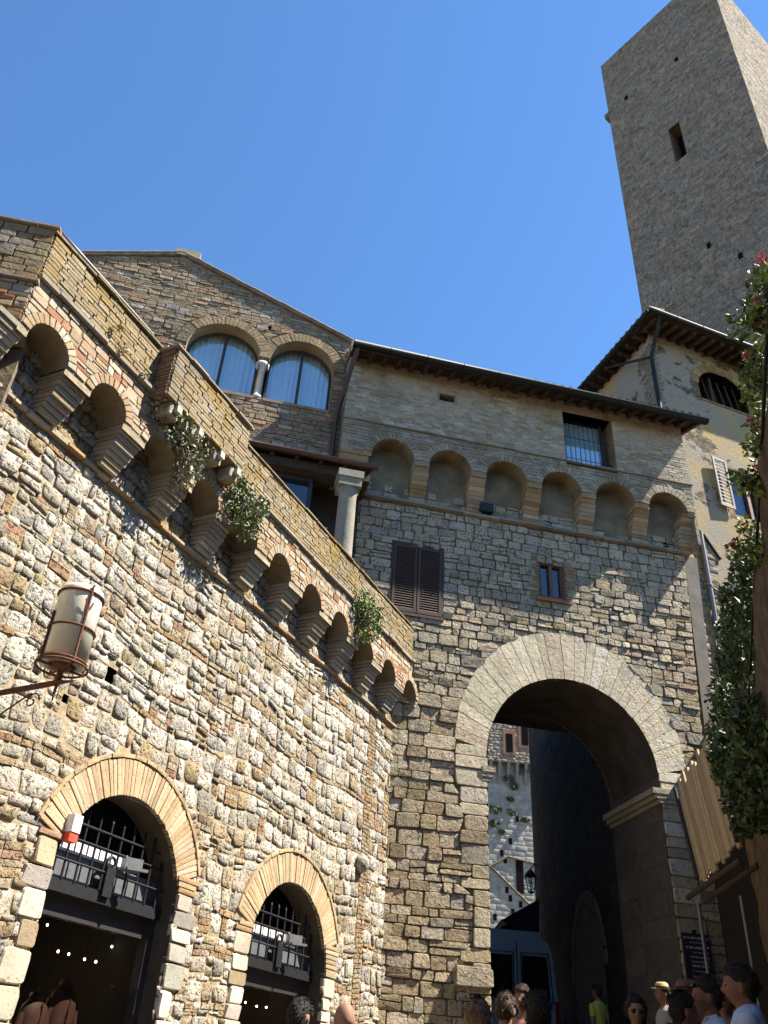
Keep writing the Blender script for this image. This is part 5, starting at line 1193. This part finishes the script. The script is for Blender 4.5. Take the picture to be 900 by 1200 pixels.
mb = MB()
for k in range(12):
    u = 8.5 + k * .25; a = R.pt(u, RT + rng.uniform(0, .4), .0); b = R.pt(u + rng.uniform(-.5, .5), RT - rng.uniform(.1, .6), .05); mb.tube([a, (a + b) / 2 + R.n * .05, b], [.012, .009, .004], 5)
mb.build('stems', 'twig', cr)
# trunk-like edge with sprays of pink flowers
PINK = [(.55, .08, .22), (.6, .14, .3), (.5, .1, .16)]; REDF = [(.5, .03, .04), (.55, .06, .05)]
for i, (pts, flowers, cols, lab) in enumerate((
    (((898, 330), (893, 318), (890, 345), (896, 372), (880, 368), (868, 380), (884, 378)), ((893, 305, PINK), (886, 352, [(.6, .25, .25)])), 0, 'flowering spray with a pink blossom at the top right edge'),
    (((896, 400), (888, 412), (884, 430), (890, 445), (880, 440), (895, 455), (888, 465), (874, 450)), ((874, 416, [(.55, .2, .18)]), (882, 455, [(.12, .16, .5)])), 0, 'leafy spray with a small blue and a red flower beside the attic window'),
    (((890, 480), (886, 500), (892, 515), (884, 525), (895, 500)), ((881, 494, PINK), (889, 500, PINK)), 0, 'leafy spray with pink flowers below the attic window'),
    (((880, 560), (886, 556), (872, 566), (892, 570), (884, 572), (864, 562)), ((888, 549, REDF), (890, 522, REDF)), 0, 'leafy spray with a red flower crossing the blue street window'),
    (((874, 616), (880, 625), (884, 640), (868, 640), (878, 650), (889, 650), (862, 645)), ((859, 638, REDF),), 0, 'leafy spray with a small red flower under the street window'))):
    dd = (3.7, 4.5, 4.9, 5.3, 6.1)[i]
    base = at(903, pts[-1][1] + 10, dd); t = thing('flowering_spray', lab, 'plant', base, 'flowering sprays at the right edge'); rng = random.Random(70 + i)
    mb = MB(); ms = MB()
    for x, y in pts:
        c_ = at(x, y, dd); leaves(mb, c_, .09, 48, .046, rng, [(.10, .16, .03), (.14, .21, .04), (.06, .11, .025), (.2, .25, .06)], (1, 1, .9)); ms.tube([base, (base + c_) / 2 + V3(0, 0, .03), c_], [.009, .007, .003], 5)
    for x, y, c3 in flowers: ms.tube([at(pts[0][0], pts[0][1], dd), at(x, y, dd)], .004, 4)
    mb.build('foliage', 'leaf', t); ms.build('stems', 'twig', t)
    for x, y, c3 in flowers:
        mf = MB(); leaves(mf, at(x, y, dd), .028 if c3 is not PINK else .042, 46, .024, rng, c3); mf.build('blossom', 'petal', t)

# ================================================================== people
def head_grid(nu=36, nv=26):
    """a head with brow, nose, eye sockets, lips, chin and ears; z up, y forward, centre at mid head"""
    P = np.zeros((nv + 1, nu, 3))
    for j in range(nv + 1):
        ph = math.pi * j / nv
        for i in range(nu):
            th = 2 * math.pi * i / nu
            d = V3(math.sin(ph) * math.cos(th), math.sin(ph) * math.sin(th), math.cos(ph))
            x, y, z = d[0] * .076, d[1] * .097, d[2] * .120
            t = max(0, -d[2])
            x *= 1 - .30 * t ** 1.6
            if d[1] < 0: y *= 1 - .42 * t
            else: y *= 1 - .10 * t
            if d[1] < 0 and d[2] > -.2: y *= 1.04
            g = lambda cx, cz, sx, sz: math.exp(-((x - cx) / sx) ** 2 - ((z - cz) / sz) ** 2)
            if d[1] > .15:
                y += .024 * g(0, -.022, .013, .020) + .012 * g(0, .0, .010, .022)
                y -= .010 * (g(.031, .006, .016, .012) + g(-.031, .006, .016, .012))
                y += .005 * (g(.03, .026, .022, .010) + g(-.03, .026, .022, .010))
                y += .006 * g(0, -.060, .022, .006) + .006 * g(0, -.072, .018, .006) - .003 * g(0, -.066, .03, .004) + .009 * g(0, -.100, .020, .014)
                y += .004 * (g(.045, -.03, .02, .02) + g(-.045, -.03, .02, .02))
            P[j, i] = (x, y, z)
    return P
HEAD = head_grid()
def loft(bm_, secs, K=20, e=2.4):
    """closed tube through (centre, rx, ry) sections in horizontal slices"""
    V = []
    for c, rx, ry in secs:
        for k in range(K):
            t = 2 * math.pi * k / K; cx, sy = math.cos(t), math.sin(t)
            V.append((c[0] + rx * math.copysign(abs(cx) ** (2 / e), cx), c[1] + ry * math.copysign(abs(sy) ** (2 / e), sy), c[2]))
    n = len(secs)
    bm_.add(V, [[(i * K + k, i * K + (k + 1) % K, (i + 1) * K + (k + 1) % K, (i + 1) * K + k) for i in range(n - 1) for k in range(K)], list(range(K - 1, -1, -1)), list(range((n - 1) * K, n * K))])
def limb(mb, pts, r, K=12):
    mb.tube(pts, r, K)
    mb.ball(pts[0], r[0], r[0], r[0], K, 8); mb.ball(pts[-1], r[-1], r[-1], r[-1], K, 8)
def hand(mb, w_, d, side, s):
    """palm, four unequal curled fingers and a thumb leaving the side of the palm"""
    d = d / np.linalg.norm(d); x = V3(0, 1, 0) - d * d[1]; x /= np.linalg.norm(x); nrm = np.cross(d, x) * side
    pc = w_ + d * .045 * s
    mb.ball(pc, .018 * s, .042 * s, .052 * s, 10, 8, rot=np.array([nrm, x, d]).T)
    for k, L in enumerate((.070, .080, .074, .058)):
        b = w_ + d * .080 * s + x * (.030 - .020 * k) * s
        m1 = b + d * L * .45 * s - nrm * .008 * s; m2 = m1 + d * L * .32 * s - nrm * .020 * s; e = m2 + d * L * .16 * s - nrm * .024 * s
        mb.tube([b - d * .02 * s, m1, m2, e], [.0095 * s, .009 * s, .0082 * s, .0065 * s], 8)
    b = w_ + d * .03 * s + x * .034 * s; mb.tube([b - x * .01, b + d * .022 * s + x * .024 * s, b + d * .055 * s + x * .036 * s - nrm * .014 * s], [.012 * s, .0105 * s, .008 * s], 8)

def person(px, py, d, face, label, shirt, trousers, skin='skin', hair='hairdark', style='short', hat=None, glasses=None, pitch=0, vox=.011, pose='stand', k=1.0, collar=None, hunch=0):
    hc = at(px, py, d); gz = ground(hc[0], hc[1]); S_ = (hc[2] - gz) / .93; s = max(.86, min(1.04, S_ / 1.74)) * k
    t = thing('person', label, 'person', (hc[0], hc[1], gz))
    rt = Fr((hc[0], hc[1]), face + 90)           # u to the person's right, so forward is azimuth `face`
    fw = V3(math.sin(rad(face)), math.cos(rad(face)), 0); rg = V3(math.cos(rad(face)), -math.sin(rad(face)), 0)
    def L2W(V): V = np.asarray(V, float).reshape(-1, 3); return np.stack([hc[0] + V[:, 0] * rg[0] + V[:, 1] * fw[0], hc[1] + V[:, 0] * rg[1] + V[:, 1] * fw[1], gz + V[:, 2]], 1)
    zh = S_ * .93; zn = zh - .125 * s; zs = zh - (.205 - hunch) * s     # head centre, chin, shoulder
    zhip = S_ * .52; zw = zhip + (zs - zhip) * .32; w_ = s
    mb = MB()
    loft(mb, [((0, -.01, zhip - .06), .15 * w_, .105 * w_), ((0, -.01, zhip + .02), .165 * w_, .115 * w_), ((0, 0, zw), .14 * w_, .10 * w_), ((0, .0, zs - .20 * s), .172 * w_, .118 * w_), ((0, -.005, zs - .08 * s), .205 * w_, .120 * w_), ((0, -.012, zs - .005), .185 * w_, .095 * w_), ((0, -.020, zs + .035 * s), .125 * w_, .078 * w_), ((0, -.016, zs + .065 * s), .062 * w_, .058 * w_)])
    limb(mb, [V3(0, -.018, zs + .02), V3(0, -.008, zh - .05 * s)], [.060 * s, .052 * s], 14)
    P = HEAD.copy() * s; cp, sp_ = math.cos(rad(pitch)), math.sin(rad(pitch))
    def hp(v): v = np.asarray(v, float); return np.stack([v[..., 0], v[..., 1] * cp - v[..., 2] * sp_ + .012, v[..., 1] * sp_ + v[..., 2] * cp + zh], -1)
    nv, nu = P.shape[0] - 1, P.shape[1]; F_ = [(j * nu + i, (j + 1) * nu + i, (j + 1) * nu + (i + 1) % nu, j * nu + (i + 1) % nu) for j in range(nv) for i in range(nu)]
    mb.add(hp(P).reshape(-1, 3), [F_])
    for sg in (-1, 1): mb.ball(hp(V3(sg * .077 * s, -.008 * s, -.008 * s)), .010 * s, .020 * s, .032 * s, 10, 8, rot=np.array([[1, 0, 0], [sg * -.35, .95, 0], [0, .2, 1]]).T)
    wr_ = {}
    for sg in (-1, 1):
        sh = V3(sg * .20 * w_, -.012, zs - .045 * s)
        if pose == 'camera': el = sh + V3(sg * .06, .10, -.26) * s; wr = V3(sg * .07, .20, zh - .06 * s)
        elif pose == 'point' and sg == 1: el = sh + V3(.10, .16, -.18) * s; wr = el + V3(-.04, .22, .12) * s
        else: el = sh + V3(sg * .045, -.03, -.29) * s; wr = el + V3(sg * .0, .07, -.25) * s
        limb(mb, [sh, (sh + el) / 2, el], [.056 * s, .048 * s, .041 * s]); limb(mb, [el, el * .5 + wr * .5, wr], [.041 * s, .037 * s, .027 * s]); hand(mb, wr, wr - el, sg, s); wr_[sg] = (sh, el, wr)
        hpv = V3(sg * .085 * w_, -.01, zhip - .03); kn = V3(sg * .095, .01, S_ * .28); an = V3(sg * .10, -.02, .085)
        limb(mb, [hpv, hpv * .5 + kn * .5, kn], [.088 * w_, .076 * w_, .056 * w_]); limb(mb, [kn, kn * .6 + an * .4, an], [.056 * w_, .054 * w_, .036 * w_])
        mb.ball(V3(sg * .105, .055, .045), .045, .125, .045, 12, 8)
    o = mb.build('body', skin, None); me = o.data
    md = o.modifiers.new('r', 'REMESH'); md.mode = 'VOXEL'; md.voxel_size = vox; md.use_smooth_shade = True
    sm_ = o.modifiers.new('s', 'SMOOTH'); sm_.factor = .4; sm_.iterations = 2
    dg = bpy.context.evaluated_depsgraph_get(); ev = o.evaluated_get(dg); m2 = bpy.data.meshes.new_from_object(ev)
    o.modifiers.clear(); o.data = m2; bpy.data.meshes.remove(me)
    n = len(m2.vertices); co = np.zeros(n * 3, np.float32); m2.vertices.foreach_get('co', co); co = co.reshape(-1, 3)
    m2.materials.clear()
    for m_ in (MT[skin], shirt, trousers, MT['rubber']): m2.materials.append(m_)
    nf = len(m2.polygons); ctr = np.zeros(nf * 3, np.float32); m2.polygons.foreach_get('center', ctr); ctr = ctr.reshape(-1, 3)
    mi = np.zeros(nf, np.int32); x, y, z = ctr.T
    neck = zs + .06 * s - .05 * np.clip(y / .08, 0, 1) * s
    mi[z < neck] = 1
    for sg in (-1, 1):                           # bare forearms below the sleeve
        sh, el, wr = wr_[sg]; ax = el - sh; tpos = ((ctr - sh) @ ax) / (ax @ ax); near = np.linalg.norm(ctr - (sh + np.clip(tpos, 0, 1)[:, None] * ax), axis=1) < .075 * s
        ax2 = wr + (wr - el) * .8 - el; t2 = np.clip(((ctr - el) @ ax2) / (ax2 @ ax2), 0, 1); near2 = (np.linalg.norm(ctr - (el + t2[:, None] * ax2), axis=1) < .06 * s + .04 * (t2 > .6)) & (t2 > .02) & (np.abs(x) > .02)
        mi[near & (tpos > .62) & (np.abs(x) > .17 * w_)] = 0; mi[near2 & ((np.abs(x) > .19 * w_) | (y > .13))] = 0
    mi[(z < zhip + .03) & (np.abs(x) < .2 * w_) & (mi == 1)] = 2
    mi[(z < .09)] = 3
    m2.polygons.foreach_set('material_index', mi); m2.polygons.foreach_set('use_smooth', np.ones(nf, bool))
    wv = L2W(co) - np.array(t.location)[None]; m2.vertices.foreach_set('co', wv.ravel().astype(np.float32)); m2.update()
    o.parent = t; o.location = (0, 0, 0)
    # hair: a shell over the skull, above the hairline
    if hair:
        mb = MB(); rng = random.Random(int(px)); Q = HEAD.copy(); keep = np.zeros(Q.shape[:2], bool)
        for j in range(nv + 1):
            for i in range(nu):
                p = Q[j, i]; yy, zz, xx = p[1], p[2], abs(p[0])
                line = .062 if yy > .055 else (.062 - (.055 - yy) * 1.35)
                if style == 'long': line = .060 if yy > .06 else (.05 - (.06 - yy) * 2.6 if yy < .03 else .02)
                if style == 'thin': line += .02
                keep[j, i] = zz > max(line, -.10 if style == 'long' else -.075)
                if style != 'long' and xx > .052 and -.035 < yy < .022 and zz < .018: keep[j, i] = False
                th_ = .010 + (.008 if style != 'thin' else -.003) + .008 * mnoise.noise(Vector((p[0] * 28, p[1] * 28, p[2] * 28 + px))) + rng.uniform(-.0035, .0035)
                nn = p / np.linalg.norm(p); Q[j, i] = p + nn * (th_ if keep[j, i] else -.006) + (V3(0, -.004, .004) if keep[j, i] else 0)
        fs = [(j * nu + i, (j + 1) * nu + i, (j + 1) * nu + (i + 1) % nu, j * nu + (i + 1) % nu) for j in range(nv) for i in range(nu) if (keep[j, i] or keep[j + 1, i] or keep[j, (i + 1) % nu] or keep[j + 1, (i + 1) % nu])]
        mb.add(L2W(hp(Q * s).reshape(-1, 3)), [fs])
        kk = np.argwhere(keep); SV = []
        for _ in range(520):                     # loose locks over the shell
            j, i = kk[rng.randrange(len(kk))]; p = Q[j, i] + np.array([rng.uniform(-.006, .006) for _ in range(3)]); nn = p / np.linalg.norm(p)
            tg = V3(rng.gauss(0, .5), -1 + rng.gauss(0, .5), -.7 + rng.gauss(0, .4)); tg -= nn * (tg @ nn); tg /= np.linalg.norm(tg) + 1e-6; sd_ = np.cross(nn, tg); L = rng.uniform(.02, .042); w0 = rng.uniform(.002, .0045)
            SV += [p - sd_ * w0 + nn * .001, p + sd_ * w0 + nn * .001, p + tg * L * .6 + sd_ * w0 + nn * rng.uniform(.004, .010), p + tg * L + nn * rng.uniform(.0, .012)]
        mb.add(L2W(hp(np.array(SV) * s)), [[(4 * q, 4 * q + 1, 4 * q + 2, 4 * q + 3) for q in range(len(SV) // 4)]])
        if style == 'long':
            V = []
            for zz, rx, ry, yo in ((.02, .085, .07, -.045), (-.06, .09, .062, -.052), (-.14, .092, .055, -.058), (-.2, .08, .04, -.06)):
                V += [(rx * math.cos(a), yo + ry * math.sin(a), zz) for a in np.linspace(math.pi * .96, math.pi * 2.04, 12)]
            mb.add(L2W(hp(np.array(V) * s)), [[(j * 12 + i, (j + 1) * 12 + i, (j + 1) * 12 + i + 1, j * 12 + i + 1) for j in range(3) for i in range(11)]])
        mb.build('hair', hair, t)
    for sg in (-1, 1):
        mb = MB(); mb.ball(L2W(hp(V3(sg * .031, .079, .006) * s))[0], .010 * s, .010 * s, .007 * s, 8, 6); mb.build('eye', 'eye', t)
    if glasses:
        dz = .0 if glasses == 'worn' else .075; dy = .093 if glasses == 'worn' else .075
        mb = MB()
        for sg in (-1, 1):
            mb.ball(L2W(hp(V3(sg * .033, dy + .004, dz) * s))[0], .026 * s, .010 * s, .019 * s, 10, 8); mb.tube(L2W(hp(np.array([(sg * .058, dy - .006, dz + .004), (sg * .080, .03, dz + .004), (sg * .080, -.02, dz)]) * s)), .003, 5)
        mb.tube(L2W(hp(np.array([(-.01, dy + .008, dz + .004), (.01, dy + .008, dz + .004)]) * s)), .003, 5); mb.build('sunglasses', 'vanglass', t)
    if hat:
        mb = MB(); prof = [(.0, .135), (.06, .132), (.082, .115), (.092, .055)] + ([(.155, .045), (.15, .040), (.09, .045)] if hat[1] == 'brim' else [(.094, .04), (.085, .04)])
        up = L2W(hp(V3(0, 0, 1)))[0] - L2W(hp(V3(0, 0, 0)))[0]
        mb.lathe(L2W(hp(V3(0, -.006, .012) * s))[0], [(r_ * s * 1.06, h_ * s) for r_, h_ in prof], 20, axis=up)
        if hat[1] == 'peak': mb.ball(L2W(hp(V3(0, .10, .062) * s))[0], .06 * s, .06 * s, .008, 12, 6)
        mb.build('hat', hat[0], t)
        mb = MB(); mb.lathe(L2W(hp(V3(0, -.006, .012) * s))[0], [(.0975 * s * 1.03, .055 * s), (.096 * s * 1.03, .075 * s)], 20, axis=up); mb.build('hat_band', 'rubber', t)
    if collar is not None:                       # open shirt collar
        mb = MB()
        for sg in (-1, 1): mb.add(L2W([(sg * .015, .085 * s, zs + .0), (sg * .075 * s, .05 * s, zs + .055 * s), (sg * .08 * s, -.03 * s, zs + .075 * s), (sg * .10 * s, -.02 * s, zs + .03 * s), (sg * .09 * s, .075 * s, zs + .0), (sg * .04 * s, .105 * s, zs - .045 * s)]), [[0, 1, 2, 3, 4, 5]], flat=True)
        mb.build('collar', collar, t)
    return t

SKY_ = cloth('light_blue_cotton', (.36, .46, .62)); CHK = cloth('pale_check_cotton', (.50, .58, .66)); NAVY = cloth('navy_cotton', (.02, .03, .07)); DK = cloth('charcoal_cotton', (.035, .035, .04)); KH = cloth('khaki_cotton', (.20, .16, .10))
YEL = cloth('yellow_green_cotton', (.42, .42, .06)); GRY = cloth('grey_cotton', (.24, .23, .22)); SAL = cloth('salmon_cotton', (.42, .18, .13)); WHT = cloth('white_cotton', (.62, .62, .64)); DNM = cloth('denim', (.06, .08, .13)); REDC = cloth('dull_red_straw', (.16, .07, .045))
MT['reddish'] = REDC; MT['chk'] = CHK
person(869, 1157, 7.0, -68, 'dark-haired man in a light blue shirt seen from behind at the right edge', SKY_, DNM, 'tan', 'hairdark', vox=.0085, hunch=.045)
person(830, 1169, 7.6, -80, 'man with sunglasses pushed up on his hair and an open pale checked shirt', CHK, KH, 'tan', 'hairdark', glasses='up', vox=.0085, collar=CHK, hunch=.02)
person(800, 1186, 7.4, 78, 'man with short dark hair turned right in front of the man in the checked shirt', DK, DNM, 'tan', 'hairdark', vox=.009)
person(745, 1186, 8.2, 188, 'person facing the camera in dark wraparound sunglasses', DK, DNM, 'skin', 'hairdark', 'long', glasses='worn', vox=.010)
person(777, 1165, 14.2, -95, 'person in a yellow straw hat and grey shirt by the gate pier', GRY, KH, 'tan', 'hairdark', hat=('straw', 'peak'), vox=.013)
person(699, 1163, 19.2, -40, 'person in a yellow-green shirt standing under the arch', YEL, DK, 'tan', 'hairdark', vox=.014)
person(848, 1172, 8.6, 200, 'person half hidden between the man in blue and the man in the checked shirt', DK, DNM, 'skin', 'hairbrown', vox=.012)
person(806, 1170, 9.0, 170, 'person in a dull red brimmed hat behind the men on the right', DK, DNM, 'tan', 'hairdark', hat=('reddish', 'brim'), vox=.012)
person(630, 1190, 5.6, 4, 'person with very dark hair seen from behind in front of the van', DK, DNM, 'skin', 'hairdark', 'short', vox=.009, glasses='up')
person(592, 1184, 7.4, 14, 'person with short light brown hair and white collar seen from behind', WHT, DNM, 'skin', 'hairbrown', vox=.009)
person(613, 1172, 9.6, -150, 'red-faced person in a salmon top beside the dark van window', SAL, KH, 'tan', 'hairbrown', 'short', vox=.012)
person(560, 1196, 5.9, 30, 'fair-haired person low at the left jamb of the arch', KH, DNM, 'skin', 'hairfair', 'long', vox=.010)
person(404, 1196, 6.3, -20, 'bald man in full sun in front of the terrace wall', WHT, KH, 'skin', None, pitch=6, vox=.009)
person(350, 1192, 6.5, 20, 'black-haired person in navy in front of the smaller shop door', NAVY, DNM, 'skin', 'hairdark', vox=.009)

# ================================================================== unseen houses added to cut the sky light in the street
def unseen_house(x0, x1, y0, y1, zt, label, face, seed):
    cx, cy = (x0 + x1) / 2, (y0 + y1) / 2; t = thing('unseen_house', label, 'house', (cx, cy, ground(cx, cy)), 'unseen houses added to shade the street')
    mb = MB(); mb.hexa([V3(x0, y0, -6), V3(x1, y0, -6), V3(x1, y1, -6), V3(x0, y1, -6), V3(x0, y0, zt), V3(x1, y0, zt), V3(x1, y1, zt), V3(x0, y1, zt)]); mb.build('wall', 'plaster', t)
    mb = MB(); e = .5; zz = zt + 1.6; mb.add([(x0 - e, y0 - e, zt), (x1 + e, y0 - e, zt), (x1 + e, y1 + e, zt), (x0 - e, y1 + e, zt), (cx, y0 - e, zz), (cx, y1 + e, zz)], [[(0, 4, 5, 3), (1, 2, 5, 4)], [(0, 1, 4), (2, 3, 5)], [[3, 2, 1, 0]]], flat=True); mb.build('roof', 'terracotta', t)
    n = max(2, int((y1 - y0) / 3)) if face in 'ew' else max(2, int((x1 - x0) / 3))
    for k in range(n):
        for z in np.arange(2.2, zt - 1.2, 3.0):
            f = (k + .5) / n; mb = MB()
            if face == 'w': F_ = Fr((x0 - .02, y0 + (y1 - y0) * f), 0); F_.n = -F_.n
            elif face == 'e': F_ = Fr((x1 + .02, y0 + (y1 - y0) * f), 0)
            else: F_ = Fr((x0 + (x1 - x0) * f, y1 + .02), 90); F_.n = -F_.n
            mb.box(F_, -.45, .45, z, z + 1.4, -.01, .02); wn_ = mb.build('window', 'pane', t); louvre_leaf(F_, -.98, -.5, z, z + 1.4, .02, 'shutter', wn_, 14); louvre_leaf(F_, .5, .98, z, z + 1.4, .02, 'shutter', wn_, 14)
unseen_house(11.5, 20, -16, 10, 12.0, 'unseen long plastered house with brown shutters, added behind the garden wall to block sky light', 'w', 1)
unseen_house(-7, 10, -26, -15, 11.0, 'unseen plastered house with brown shutters, added behind the viewer to block sky light', 'n', 2)
unseen_house(-18, -7.5, -14, 4.5, 9.0, 'unseen plastered house with brown shutters, added on the terrace side to block sky light', 'e', 3)
